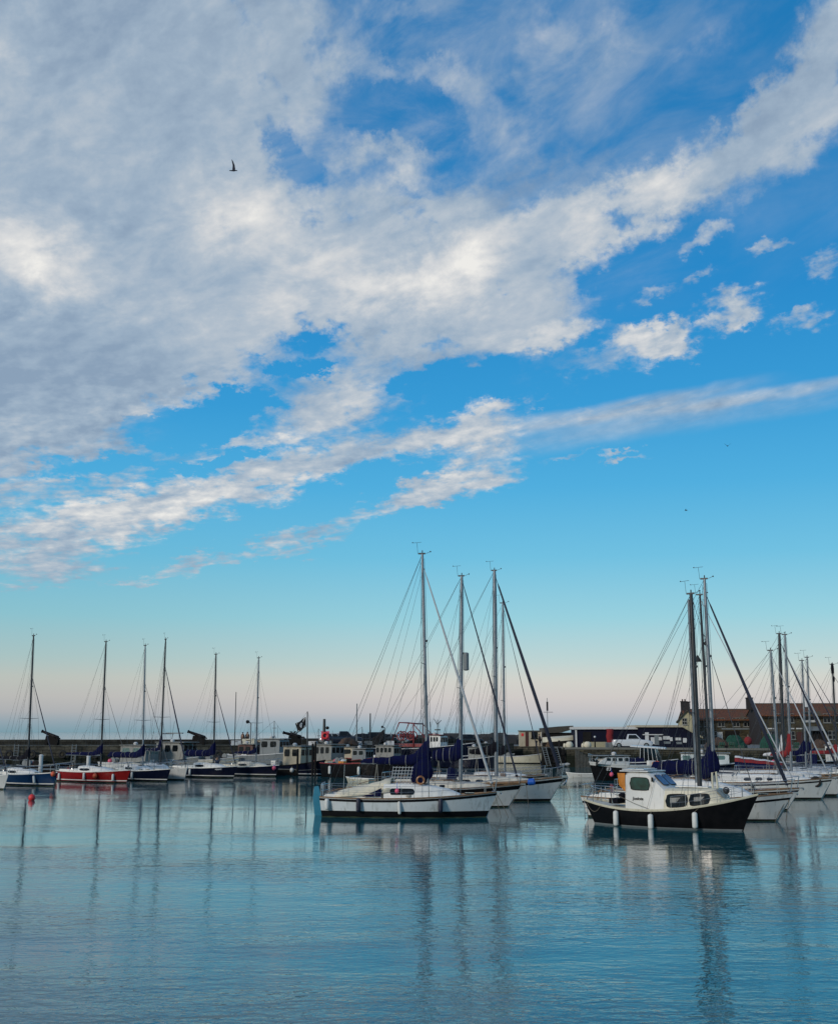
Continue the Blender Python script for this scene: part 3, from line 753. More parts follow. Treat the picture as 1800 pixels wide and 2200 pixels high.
k = MB(); p = Vector((A.mast0.x - .25, 0, 1.6))
rr = []
for i in range(9):                      # loose navy canvas round the foot of the mast
    u = i / 8; z = lerp(1.7, 3.35, u); f = math.sin(min(1, u * 1.3 + .12) * math.pi * .78) ; w = .58 * f * (1 - .55 * u) + .09
    rr.append([Vector((A.mast0.x - .12 - .35 * (1 - u) + w * math.cos(6.28 * j / 12) * 1.15 + .05 * math.sin(j * 2 + i), w * .5 * math.sin(6.28 * j / 12), z + .05 * math.sin(j * 3))) for j in range(12)])
k.loft(rr); k.build('mast_cover', M['navy_canvas'], A.o, smooth=True)
# open weave weather cloth beside the mast
k = MB(); x0 = A.mast0.x - 1.95
for i in range(7): k.tube((x0 + i * .17, -.5, 1.65), (x0 + .18 + i * .17, -.5, 2.6), .012, n=4)
for i in range(6): k.tube((x0 + .03 * i, -.5, 1.7 + i * .17), (x0 + 1.1 + .03 * i, -.5, 1.7 + i * .17), .012, n=4)
k.build('netting_panel', M['white_canvas'], A.o)
k = MB(); sx = -.05; k.path([(sx, -.55, 1.0), (sx - .1, -.4, 1.7), (sx, .0, 1.75), (sx - .1, .4, 1.7), (sx, .55, 1.0)], .02, 6); k.tube((sx + .4, -.8, 1.1), (sx + .45, -.8, 2.0), .018, n=5); k.tube((sx + 1.2, -1.0, 1.1), (sx + 1.25, -1.0, 2.7), .015, n=5)
k.build('stern_frame', M['steel'], A.o)
k = MB(); k.box(sx - .3, sx - .1, .25, .5, 1.2, 1.65); k.path([(sx - .2, .37, 1.2), (sx - .25, .37, .5)], .07, 8); k.build('outboard_motor', M['grey_paint'], A.o, bevel=.04)
fender(A, .045, .95, 'white cylindrical fender hanging at the stern corner of the front white yacht', .58, .12)
fender(A, .235, 1.0, 'dark navy fender under the beige tarpaulin of the front white yacht', .72, .12, m='fender_navy')
fender(A, .475, .85, 'slim pale yellowed fender amidships on the front white yacht, below its dark window', .66, .085, m='fender_white', tilt=.03)
fender(A, .71, 1.0, 'dark navy fender below the foredeck of the front white yacht', .72, .12, m='fender_navy', rail=.5)
buoy_ball('float', A.M @ Vector((cx + .75, -1.05, 1.36)), .12, 'pink', 'small pink float hanging over the dark cabin window of the front white yacht', top=(0, .05, .45))
for i, (x, z, lab) in enumerate([(La + .45, 1.2, 'left one of the two lines dropping from the bow of the front white yacht'), (La + .55, 1.2, 'right one of the two lines dropping from the bow of the front white yacht')]):
    hang_rope(lab, A.M @ Vector((x, 0, z)), A.M @ Vector((x + .35 + .3 * i, .1, -.1)), -.08)

# --- B: second white yacht ---------------------------------------------------------------
Bt = yacht('white yacht whose bowsprit is capped in blue plastic, second of the middle group', (1091, 1735), 9.2, 3.0, 12, 'white_gelcoat', (989, 1640), (992, 1238),
           fs=1.1, fm=1.05, fb=1.35, rake=.85, boot_z=.1, stripe=(.06, .3), cabin_h=.42, boomz=2.8, boom_end=928, cover_up=.45, h0=.3, h1=.52, fs_frac=.985, fs_r=.06, mr=.12, seed=5,
           win=((.1, .2), (.28, .38)), sw=.75, spread=(.45,), twin=True, deckm='deck_cream')
k = MB(); tp = Vector((Bt.L + Bt.rake, 0, Bt.sheer(1))); k.path([tp + Vector((-2.2, 0, .0)), tp + Vector((-.2, 0, .1)), tp + Vector((.45, 0, .14))], .09, 8); k.build('bowsprit', M['teak'], Bt.o, smooth=True)
k = MB(); k.path([tp + Vector((.35, 0, .12)), tp + Vector((.42, 0, .12)), tp + Vector((.72, 0, .15)), tp + Vector((.78, 0, .16))], [.12, .2, .2, .12], 12); k.build('bowsprit_cap', M['blue_plastic'], Bt.o, smooth=True)
k = MB(); mm = Bt.mast0.lerp(Bt.mast1, .58); k.path([mm + Vector((.3, 0, -.55)), mm + Vector((.3, 0, -.5)), mm + Vector((.3, 0, .5)), mm + Vector((.3, 0, .55))], [.1, .17, .17, .1], 12); k.build('radar_reflector', M['grey_paint'], Bt.o, smooth=True)
hang_rope('line slanting from the blue capped bowsprit down to the water', Bt.M @ Vector((Bt.L + .9, 0, 1.3)), Bt.M @ Vector((Bt.L + .1, -.3, -.1)), -.05)
hang_rope('line dropping straight from the blue capped bowsprit', Bt.M @ Vector((Bt.L + 1.1, 0, 1.3)), Bt.M @ Vector((Bt.L + 1.25, 0, -.1)), -.05)

# --- C: third, with the thick dark forestay ------------------------------------------------
Ct = yacht('white yacht with a thick dark furled forestay, rightmost bow of the middle group', (1180, 1722), 10.6, 3.2, 13, 'white_gelcoat', (1066, 1650), (1062, 1226),
           fs=1.15, fm=1.1, fb=1.55, rake=1.0, boot_z=.16, stripe=(.1, .3), cabin_h=.42, boomz=3.0, boom_end=1012, cover_up=.35, h0=.16, h1=.4, fs_frac=.985, fs_r=.12, mr=.14, seed=8,
           win=((.1, .25), (.3, .42)), sw=.6, spread=(.48,), twin=True, deckm='deck_cream', cover='dark_canvas')
k = MB(); tp = Vector((Ct.L + Ct.rake, 0, Ct.sheer(1))); k.path([tp + Vector((-.1, 0, .05)), tp + Vector((.15, 0, .0)), tp + Vector((.1, 0, -.3)), tp + Vector((-.1, 0, -.5))], [.04, .05, .06, .1], 6); k.box(tp.x - .2, tp.x + .2, -.12, .12, tp.z - .05, tp.z + .08); k.build('anchor', M['steel'], Ct.o)
for i in range(2): hang_rope(['nearer', 'farther'][i] + ' line dropping from the anchor of the yacht with the thick dark forestay', Ct.M @ Vector((Ct.L + 1.0, 0, 1.4)), Ct.M @ Vector((Ct.L + .9 + .5 * i, .1, -.1)), -.06)
# --- D -----------------------------------------------------------------------------------
Dt = yacht('white yacht with the shortest mast of the middle group, mostly hidden', (1150, 1702), 8.4, 2.8, 16, 'white_gelcoat', (1084, 1640), (1080, 1296),
           fs=1.0, fm=1.0, fb=1.25, rake=.8, boot_z=.12, stripe=(.06, .18), cabin_h=.4, boomz=2.7, boom_end=1040, cover_up=.35, h0=.16, h1=.3, fs_frac=.98, fs_r=.03, mr=.09, seed=9, sw=.7, spread=(.42,), hood=False, cover='dark_canvas')

# ================================================================ E: the black motor sailer
E_s = wat(1287, 1769); E_b = wat(1594, 1786)
Le = (E_b - E_s).length; he = math.degrees(math.atan2(E_s.y - E_b.y, E_b.x - E_s.x))
E = Boat('motor_sailer', 'black hulled motor sailer with cream wheelhouse, thick dark mast and three white fenders', 'motor sailer', 1594, 1786, Le, 2.75, he, 1.12, .82, 1.62, .85, .55, .34, wlf=.84)
E.hull('black_paint', None, deck='deck_cream')
E.strip('boot_top', lambda t: -.1, lambda t: .07, 'grey_paint', .01)
E.strip('sheer_stripe', lambda t: E.sheer(t) - .045, lambda t: E.sheer(t) + .03, 'cream_gelcoat', .02)
E.toerail('cream_gelcoat', .06)
hw = .98
wx0, wx1 = Le * .20 + .55, Le * .475 - .2
# low side deck moulding, wheelhouse, forward cabin
secsW = [(wx0, hw, hw * .9, 2.46), (wx0 + .18, hw, hw * .92, 2.53), (wx1 - .15, hw * .98, hw * .9, 2.51), (wx1, hw * .97, hw * .86, 2.44), (wx1 + .72, hw * .92, hw * .84, 1.78)]
cabx1 = Le * .475 + 2.95
secsF = [(wx1 + .68, hw * .93, hw * .84, 1.78), (cabx1 - .8, hw * .80, hw * .70, 1.82), (cabx1 - .15, hw * .70, hw * .6, 1.84), (cabx1 + .3, hw * .6, hw * .5, 1.35), (cabx1 + 1.2, hw * .36, hw * .25, 1.45)]
E.cabin(secsF, 'cream_gelcoat', 'forward_cabin', ch=.09)
E.window(wx1 + .78, wx1 + 1.85, .18, .84, 'glass_dark', rnd=4, rim=.02)
E.window(wx1 + 1.92, min(wx1 + 3.0, cabx1 - .25), .18, .84, 'glass_dark', rnd=4, rim=.02)
for xx in (wx1 + 1.0, wx1 + 2.15):
    k = MB(); k.quad(E.sidept(xx, .42, -1, .02), E.sidept(xx + .3, .42, -1, .02), E.sidept(xx + .5, .66, -1, .02), E.sidept(xx, .66, -1, .02))
    k.build('curtain', M['weathered_white'], E.o)
def facepane(parent, sA, sB, f0, f1, g, m, name='windscreen', n=3):
    """panes on the sloping face between two cabin sections, f along the slope, g share of the half width"""
    A0 = Vector((sA[0], 0, sA[3])); B0 = Vector((sB[0], 0, sB[3])); nrm = Vector((A0.z - B0.z, 0, B0.x - A0.x)).normalized() * .045
    for i in range(n):
        b = MB(); y0 = lerp(-g, g, (i + .06) / n); y1 = lerp(-g, g, (i + .94) / n)
        def q(f, y):
            p = A0.lerp(B0, f); w = lerp(sA[2], sB[2], f); return Vector((p.x, y * w, p.z)) + nrm
        c = .12 * (f1 - f0); cy = (y1 - y0) * .1
        b.add([q(f0, y0 + cy), q(f0, y1 - cy), q(f0 + c, y1), q(f1 - c, y1), q(f1, y1 - cy), q(f1, y0 + cy), q(f1 - c, y0), q(f0 + c, y0)], [tuple(range(8))])
        o = b.build(name, M[m], parent)
facepane(E.o, secsF[2], secsF[3], .12, .85, .85, 'glass_pale', 'cabin_front_window', 2)
E.cabin(secsW, 'white_gelcoat', 'wheelhouse', ch=.1)
E.window(wx0 + .26, wx1 - .02, .575, .915, 'glass_green', rnd=5, name='window', off=.02, rim=.022)
facepane(E.o, secsW[3], secsW[4], .1, .82, .88, 'rubber', 'windscreen_seal', 2)
facepane(E.o, (secsW[3][0] + .012, 0, secsW[3][2], secsW[3][3] + .012), (secsW[4][0] + .012, 0, secsW[4][2], secsW[4][3] + .012), .14, .78, .82, 'glass_blue', 'windscreen', 2)
k = MB(); k.box(wx0 - .32, wx1 - .06, -hw * .93, hw * .93, 2.53, 2.59); k.box(wx0 - .3, wx1 - .4, -hw * .7, hw * .7, 2.61, 2.66); k.build('roof', M['white_gelcoat'], E.o, bevel=.03)
k = MB()
for yy in (-.55, .55): k.tube((wx0 - .1, yy, 2.70), (wx1 - .5, yy, 2.70), .02, n=6)
for yy in (-.55, .55):
    for xx in (0, .5, 1): k.tube((lerp(wx0 - .1, wx1 - .5, xx), yy, 2.63), (lerp(wx0 - .1, wx1 - .5, xx), yy, 2.71), .018, n=5)
k.build('roof_rail', M['grey_paint'], E.o)
k = MB(); k.prism([Vector((wx0 - .42, -.8, 1.9)), Vector((wx0 - .02, -.9, 1.6)), Vector((wx0 - .02, -.9, 2.46)), Vector((wx0 - .45, -.86, 2.46))], (0, .05, 0)); k.build('stern_curtain', M['orange_paint'], E.o)
p = E.M.inverted(); lp = E.P(.5, 1.2, -1)
tm = Vector((lerp(wx0, wx1, .52), -(hw * .96 + .02), 1.30))
text_part('Jueiota', .2, 'black_paint', E.o, facing(tm, (1, 0, 0)), 'name_lettering')
k = MB(); k.box(wx1 + .12, wx1 + .2, -hw * .96 - .03, -hw * .93, 2.1, 2.3); k.build('side_light', M['black_paint'], E.o)
# samson post, dorade, mast with furled mainsail
k = MB(); mx = E.xcol(1503, 1690)
E.rig((1503, 1690), (1484, 1276), 'dark_mast', .115, base_z=1.8, fs_frac=.99, fs_r=.02, fs_m='wire', fs_x=Le + .7, spread=(.38,), sw=.5, twin_back=True)
k.path([(mx, -.03, 2.0), (mx, -.03, 6.0), (mx - .0, -.03, 9.5)], .10, 8)
o = k.build('mast_track', M['alloy_mast'], E.o, smooth=True)
o.rotation_euler = (0, 0, 0)
d = (E.mast1 - E.mast0).normalized()
o.data.clear_geometry()
kk = MB(); kk.path([E.mast0.lerp(E.mast1, q) + Vector((-.12, -.05, 0)) for q in (.03, .5, .97)], [.075, .07, .06], 8); kk.build('mast_sleeve', M['alloy_mast'], E.o, smooth=True)
o.data.materials.clear(); bpy.data.objects.remove(o)
k = MB(); k.path([(cabx1 - .35, -.1, 1.8), (cabx1 - .35, -.1, 2.55), (cabx1 - .15, -.1, 2.6), (cabx1 - .1, -.1, 1.85)], .05, 6); k.build('ventilator', M['cream_gelcoat'], E.o, smooth=True)
k = MB(); k.box(wx1 + 1.0, cabx1 - .5, -.3, .3, 1.86, 1.92); k.build('hatch', M['deck_white'], E.o, bevel=.02)
k = MB(); sx = -.35
k.path([(sx + 1.6, -.8, 1.0), (sx + 1.5, -.85, 1.6), (sx + .4, -.6, 1.75), (sx - .05, 0, 1.78), (sx + .4, .6, 1.75), (sx + 1.5, .85, 1.6), (sx + 1.6, .8, 1.0)], .02, 6)
for q in ((sx + .4, -.6), (sx + .4, .6), (sx + .05, 0), (sx + .95, -.75), (sx + .95, .75)): k.tube((q[0], q[1], 1.05), (q[0], q[1], 1.76), .018, n=5)
k.build('pushpit', M['steel'], E.o)
k = MB()
for yy in (-.14, .14): k.path([(sx + .05, yy, 1.35), (sx - .3, yy, 1.42), (sx - .38, yy, 1.2), (sx - .36, yy, .1)], .02, 6)
for zz in (.2, .45, .7, .95): k.tube((sx - .37, -.14, zz), (sx - .37, .14, zz), .018, n=5)
k.build('stern_ladder', M['steel'], E.o)
k = MB(); k.path([(sx + .3, 0, 1.1), (sx + .35, 0, 1.5), (sx + .9, .1, 1.55)], .03, 6); k.build('tiller', M['teak'], E.o)
k = MB(); k.box(.9, 1.4, -.6, .3, 1.0, 1.25); k.box(1.45, 1.7, .2, .6, 1.0, 1.6); k.build('cockpit_seat', M['dark_canvas'], E.o, bevel=.05)
b_ = MB(); rl = []
for i in range(6):
    t = lerp(.58, .97, i / 5); p_ = E.P(t, E.sheer(t), -1, -.08); b_.tube(p_, p_ + Vector((0, 0, .6)), .013, n=5); rl.append(p_ + Vector((0, 0, .6)))
b_.path(rl, .01, 4); b_.path([q - Vector((0, 0, .3)) for q in rl], .008, 4)
rl2 = []
for i in range(6):
    t = lerp(.58, .97, i / 5); p_ = E.P(t, E.sheer(t), 1, -.08); b_.tube(p_, p_ + Vector((0, 0, .6)), .013, n=5); rl2.append(p_ + Vector((0, 0, .6)))
b_.path(rl2, .01, 4); b_.path([rl[-1], Vector((Le + .95, 0, 2.25)), rl2[-1]], .016, 5)
b_.build('guard_rail', M['steel'], E.o)
k = MB(); k.tube(E.P(.22, 1.0, -1) + Vector((0, .1, 0)), E.P(.22, 1.0, -1) + Vector((0, .1, .95)), .013, n=5); k.path([E.P(.22, 1.0, -1) + Vector((0, .1, .55)), E.P(.36, .86, -1) + Vector((0, .1, .25)), E.P(.45, .83, -1) + Vector((0, .1, .05))], .012, 5); k.build('side_rope', M['rope'], E.o)
k = MB(); k.ball((Le * .93, -.35, 1.75), .12, nu=8, nv=6); k.torus((Le * .93, -.35, 1.78), .14, .03, 'y', 10, 5); k.build('anchor_winch', M['dark_mast'], E.o, smooth=True)
fender(E, .235, .73, 'white cylindrical fender nearest the stern of the black motor sailer', .72, .13)
fender(E, .475, .66, 'white cylindrical fender amidships on the black motor sailer, under its wheelhouse front', .70, .13)
fender(E, .735, .82, 'white cylindrical fender nearest the bow of the black motor sailer', .74, .13)
hang_rope('rope loop drooping below the stern quarter of the black motor sailer', E.M @ (E.P(.02, .98, -1, .03)), E.M @ (E.P(.14, .92, -1, .03)), .35, .012)

# ================================================================ F and the yachts on the right
F = yacht('white yacht right behind the black motor sailer, its bow pointing out past it', (1666, 1765), 9.4, 3.0, 24, 'white_gelcoat', (1535, 1680), (1513, 1244),
          fs=1.05, fm=1.0, fb=1.4, rake=.95, boot_z=.1, stripe=(.22, .33), cabin_h=1.0, boomz=2.35, boom_end=1398, cover_up=.5, h0=.34, h1=.42, fs_frac=.93, fs_m='furled_dark', fs_r=.09, mr=.1, seed=12, sw=.7, win=((.02, .16), (.2, .36)), spread=(.36,), hood=False, wmat='glass_pale')
k = MB(); c = F.mast0 + Vector((-.05, 0, 0)); rr = []
for i in range(9):
    u = i / 8; z = lerp(2.0, 3.55, u); w = [.1, .5, .62, .62, .55, .45, .34, .2, .05][i]
    rr.append([Vector((c.x - .45 + .5 * u + w * math.cos(6.28 * j / 12), w * .4 * math.sin(6.28 * j / 12), z)) for j in range(12)])
k.loft(rr); k.build('mast_cover', M['navy_canvas'], F.o, smooth=True)
for i in range(3): hang_rope(['leftmost', 'middle', 'rightmost'][i] + ' of three lines dropping from the bow behind the black motor sailer', F.M @ Vector((F.L + .75 - .35 * (i == 0), 0, 1.3)), F.M @ Vector((F.L - .6 + .55 * i, -.2, -.1)), -.06, .018)
F2 = yacht('white yacht whose dark mast carries a small black cone', (1690, 1742), 9.4, 2.9, 24, 'white_gelcoat', (1526, 1660), (1503, 1278),
           fs=1.0, fm=1.0, fb=1.25, rake=.8, boot_z=.1, stripe=(.1, .2), cabin_h=.45, boomz=2.6, boom_end=1480, cover_up=.6, h0=.15, h1=.3, fs_frac=.98, fs_m='furled_white', fs_r=.04, mr=.085, mast_m='dark_mast', seed=13, sw=.6, spread=(.3,), hood=False)
k = MB(); q = F2.mast0.lerp(F2.mast1, .68) + Vector((-.35, 0, 0)); k.path([q + Vector((0, 0, -.4)), q], [.25, .02], 10); k.ball(F2.mast0.lerp(F2.mast1, .74) + Vector((.2, 0, 0)), .14, nu=8, nv=6); k.build('signal_cone', M['rubber'], F2.o)
G = yacht('white yacht with twin dark sheer lines, second bow from the right edge of the photo', (1763, 1718), 10.2, 3.2, 24, 'white_gelcoat', (1672, 1640), (1655, 1398),
          fs=1.1, fm=1.05, fb=1.4, rake=.85, boot_z=.12, stripe=(.12, .22), cabin_h=.5, boomz=2.7, boom_end=1600, cover=None, fs_frac=.97, fs_m='furled_white', fs_r=.05, mr=.1, seed=14, sw=.7, win=((.08, .2), (.24, .36), (.4, .5)), hood=False)
k = MB(); c_ = G.M @ Vector((G.L + .2, 0, .9)); k.torus((G.L - .2, -.35, 1.15), .28, .09, 'y', 14, 7); k.build('bow_tyre', M['rubber'], G.o, smooth=True)
H = yacht('white yacht with a red sail cover round its mast on the right', (1796, 1711), 10.0, 3.1, 24, 'white_gelcoat', (1699, 1640), (1686, 1364),
          fs=1.15, fm=1.1, fb=1.45, rake=.9, boot_z=.14, stripe=(.1, .18), cabin_h=.6, boomz=2.7, boom_end=1655, cover='red_canvas', cover_up=1.3, h0=.1, h1=.3, fs_frac=.86, fs_m='furled_white', fs_r=.06, mr=.1, seed=15, sw=.75, hood=False)
H2 = yacht('white yacht with a white mast cover, left of the red mast cover', (1785, 1701), 9.6, 3.0, 24, 'white_gelcoat', (1684, 1640), (1674, 1362),
           fs=1.0, fm=1.0, fb=1.3, boot_z=.1, stripe=(.1, .2), cabin_h=.5, boomz=2.6, boom_end=1640, cover='white_canvas', cover_up=1.5, h0=.1, h1=.24, fs_frac=.95, fs_m='furled_dark', fs_r=.08, mr=.13, mast_m='dark_mast', seed=16, sw=.7, hood=False)
I1 = yacht('white yacht far right whose mast carries a white radar can', (1828, 1691), 8.8, 2.9, 26, 'white_gelcoat', (1731, 1640), (1723, 1420),
           boot_z=.1, stripe=(.1, .2), boomz=2.5, cover='navy_canvas', cover_up=.9, fs_frac=.97, fs_r=.05, mr=.09, seed=17, rails=True, detail=1, hood=False)
k = MB(); q = I1.mast0.lerp(I1.mast1, .62) + Vector((.25, -.1, 0)); k.path([q + Vector((0, 0, -.45)), q + Vector((0, 0, -.4)), q + Vector((0, 0, .4)), q + Vector((0, 0, .45))], [.1, .17, .17, .1], 10); k.build('radar_reflector', M['white_canvas'], I1.o, smooth=True)
I2 = yacht('white yacht far right with a plain grey mast and long thin forestay', (1850, 1686), 8.8, 2.9, 26, 'white_gelcoat', (1742, 1640), (1734, 1413),
           boot_z=.1, stripe=(.1, .2), boomz=2.5, cover='navy_canvas', cover_up=.9, fs_frac=.93, fs_r=.04, mr=.09, seed=18, detail=1, hood=False)
I3 = yacht('yacht at the right edge of the photo with a flag bundled at its masthead', (1905, 1684), 8.8, 2.9, 26, 'cream_gelcoat', (1799, 1650), (1788, 1428),
           boot_z=.1, stripe=(.1, .2), boomz=2.5, cover='red_canvas', cover_up=.5, fs_frac=.9, fs_r=.04, mr=.09, mast_m='dark_mast', seed=19, detail=1, hood=False)
k = MB(); k.ball(I3.mast1 + Vector((-.02, 0, -.4)), .14, .1, .6, 8, 6); k.ball(I3.mast1 + Vector((.02, 0, -1.3)), .12, .1, .3, 8, 6); k.build('masthead_flag', M['dark_canvas'], I3.o)

# ================================================================ the row of yachts on the left
LG = 'sailboats moored in a row on the left'
def left(label, bow, L, head, hullm, mast, top, cover='navy_canvas', boom_end=None, boomz=2.3, fsf=.72, fsr=.03, wl=True, deck='deck_white', mm='dark_mast', up=.7, **kw):
    return yacht(label, bow, L, 2.5, head, hullm, mast, top, fs=.95, fm=.9, fb=1.12, rake=.5, over=.2, tr=.72, boot='antifoul_black', boot_z=.1, wline=(.16, .24, 'deck_white') if wl else None,
                 cabin_h=.5, boomz=boomz, boom_end=boom_end, cover=cover, cover_up=up, fs_frac=fsf, fs_m='wire' if fsr < .035 else 'furled_dark', fs_r=fsr, mast_m=mm, mr=.085, detail=1, hood=False,
                 win=((.04, .42),), sw=.9, spread=(.38,), group=LG, deckm=deck, **kw)
L1 = left('white yacht cut by the left edge of the photo', (8, 1697), 7.6, 38, 'white_gelcoat', (-50, 1640), (-42, 1400), seed=21, wl=False, fsf=.75, fsr=.05)
L2 = left('mid blue yacht with a black sail cover, leftmost coloured hull', (114, 1690), 7.4, 38, 'blue_hull', (61, 1630), (68, 1366), 'dark_canvas', -5, 2.1, seed=22, fsf=.7, fsr=.05, deck='deck_white')
L3 = left('bright red yacht with a navy sail cover, the only red hull', (271, 1683), 8.2, 34, 'red_hull', (217, 1630), (227, 1379), 'navy_canvas', 140, 2.35, seed=23, fsf=.66, fsr=.022)
L4 = left('dark navy yacht right of the red one', (358, 1680), 7.2, 42, 'navy_hull', (307, 1630), (307, 1387), 'navy_canvas', 232, 2.1, seed=24, fsf=.7, fsr=.03, h0=.28, h1=.3, mm='alloy_mast')
L5 = left('white yacht squeezed between two navy yachts with dark furled forestay', (396, 1677), 7.6, 52, 'white_gelcoat', (345, 1630), (357, 1374), 'navy_canvas', 312, 2.6, seed=25, fsf=.8, fsr=.07, wl=False, up=1.2)
L6 = left('blue black yacht with pale lettering on its bow', (501, 1672), 7.8, 35, 'navy_hull', (459, 1630), (463, 1406), 'navy_canvas', 398, 2.1, seed=26, fsf=.7, fsr=.05, h0=.34, h1=.36)
L7 = left('navy yacht at the right end of the left row, tan coachroof', (592, 1669), 7.8, 40, 'navy_hull', (550, 1630), (556, 1414), 'navy_canvas', 503, 2.2, seed=27, fsf=.9, fsr=.012, deck='deck_cream', mm='alloy_mast', up=.4)
fl = [(L2, .3, .8, 'white fender lying along the side of the mid blue yacht, toward the stern', 0), (L2, .78, .85, 'grey white fender on the bow side of the mid blue yacht', .15),
      (L3, .08, .75, 'white fender at the stern end of the red yacht', 0), (L3, .5, .85, 'short white fender high on the middle of the red hull', 0), (L3, .86, .78, 'white fender near the bow of the red yacht', 0),
      (L4, .5, .8, 'white fender amidships on the dark navy yacht right of the red one', 0), (L6, .12, .85, 'white fender at the stern end of the blue black yacht', 0), (L6, .4, .8, 'slim white fender amidships on the blue black yacht', 0),
      (L7, .1, .85, 'white fender between the last two navy yachts of the left row', .1)]
for b, t_, z_, lab, tl in fl: fender(b, t_, z_, lab, .62, .11, tilt=tl)
p = L3.P(.66, .6, -1, .2); buoy_ball('buoy_fender', L3.M @ p, .21, 'orange', 'round orange ball fender on the red hull', top=(0, .15, .35), cat='ball fender')
p = L3.P(.0, 1.0, -1, .1); buoy_ball('buoy_fender', L2.M @ (L2.P(.98, 1.0, -1, .15)), .2, 'orange', 'orange ball fender at the bow of the mid blue yacht', cat='ball fender')
p = L7.P(.97, .85, -1, .2); buoy_ball('buoy_fender', L7.M @ p, .2, 'pink', 'pink ball fender at the bow of the last navy yacht of the left row', top=(0, .1, .5), cat='ball fender')
q = L6.P(.80, .84, -1, .015); dr = (L6.P(.86, .84, -1, .015) - L6.P(.74, .84, -1, .015))
text_part('aquavit', .24, 'white_canvas', L6.o, facing(q, dr), 'name_lettering')
# the orange buoy afloat in front of them
ob = buoy_ball('mooring_buoy', wat(68, 1720) + Vector((0, 0, .16)), .22, 'bright_red', 'orange red mooring buoy floating alone in front of the mid blue yacht')
# ================================================================ pier, quay and sea defences
defm('pier_stone', (0.115, 0.11, 0.09), 0.9, var=0.35, nscale=1.4, bump=0.25, bscale=1.6, stain=(0.035, 0.036, 0.03, 1))
defm('parapet_stone', (0.060, 0.060, 0.052), 0.9, var=0.35, nscale=1.2, bump=0.2, bscale=1.8, stain=(0.02, 0.02, 0.018, 1))
defm('deck_stone', (0.13, 0.13, 0.115), 0.9, var=0.2, nscale=.8)
defm('weed_stone', (0.014, 0.018, 0.012), 0.9, var=0.6, nscale=1.5, bump=0.25, bscale=1.4)
defm('dark_timber', (0.012, 0.011, 0.010), 0.85, var=0.5, nscale=3, spec=.2)
defm('rock', (0.035, 0.036, 0.038), 0.9, var=0.5, nscale=.6)
defm('hill', (0.03, 0.045, 0.06), 1.0)
defm('iron', (0.008, 0.006, 0.007), 0.6, var=0.3, spec=.25)
def stone_mat(name, base, mortar, sx, sz, weed=None):
    m = bpy.data.materials.new(name); m.use_nodes = True; n = NT(m.node_tree); n.n.clear()
    out = n.new('ShaderNodeOutputMaterial'); b = n.new('ShaderNodeBsdfPrincipled'); n.l.new(b.outputs[0], out.inputs[0])
    tc = n.new('ShaderNodeTexCoord').outputs['Object']; sp = n.new('ShaderNodeSeparateXYZ'); n.l.new(tc, sp.inputs[0])
    wob = n.noise(tc, .8, 3, .5).outputs[0]
    v = n.comb(n.math('ADD', n.math('ADD', sp.outputs[0], n.math('MULTIPLY', sp.outputs[1], .7)), n.math('MULTIPLY', wob, .3)), n.math('ADD', sp.outputs[2], n.math('MULTIPLY', wob, .15)))
    br = n.new('ShaderNodeTexBrick'); n.l.new(v, br.inputs['Vector']); br.inputs['Scale'].default_value = 1.0
    br.inputs['Brick Width'].default_value = sx; br.inputs['Row Height'].default_value = sz; br.inputs['Mortar Size'].default_value = .03; br.inputs['Mortar Smooth'].default_value = .4
    br.inputs['Color1'].default_value = base; br.inputs['Color2'].default_value = tuple(c * .55 for c in base[:3]) + (1,); br.inputs['Mortar'].default_value = mortar
    big = n.noise(n.mapping(tc, scale=(1, 1, 1.5)), .7, 6, .65).outputs[0]
    c = n.mix(1.0, br.outputs[0], n.ramp(big, [(.3, (.35, .35, .33, 1)), (.7, (1.3, 1.3, 1.2, 1))]), 'MULTIPLY')
    if weed:
        wz = n.math('ADD', sp.outputs[2], n.math('MULTIPLY', n.math('SUBTRACT', n.noise(n.mapping(tc, scale=(1, 1, .4)), .9, 4, .6).outputs[0], .5), 1.6))
        c = n.mix(n.mapr(wz, weed, weed - .5, 0, 1), c, (0.010, 0.014, 0.009, 1))
    n.l.new(c, b.inputs['Base Color']); b.inputs['Roughness'].default_value = .9; b.inputs['Specular IOR Level'].default_value = .2
    bp = n.new('ShaderNodeBump'); bp.inputs['Distance'].default_value = .08; bp.inputs['Strength'].default_value = 1
    n.l.new(n.math('SUBTRACT', big, n.math('MULTIPLY', br.outputs['Fac'], .5)), bp.inputs['Height']); n.l.new(bp.outputs[0], b.inputs['Normal'])
    M[name] = m
stone_mat('ashlar', (0.11, 0.104, 0.085, 1), (0.02, 0.02, 0.017, 1), 1.1, .38, weed=1.75)
stone_mat('rubble', (0.085, 0.08, 0.062, 1), (0.014, 0.014, 0.012, 1), .7, .28, weed=1.8)
stone_mat('parapet', (0.038, 0.038, 0.033, 1), (0.015, 0.015, 0.013, 1), 1.1, .35)
stone_mat('house_stone', (0.12, 0.102, 0.065, 1), (0.055, 0.048, 0.036, 1), .5, .18)

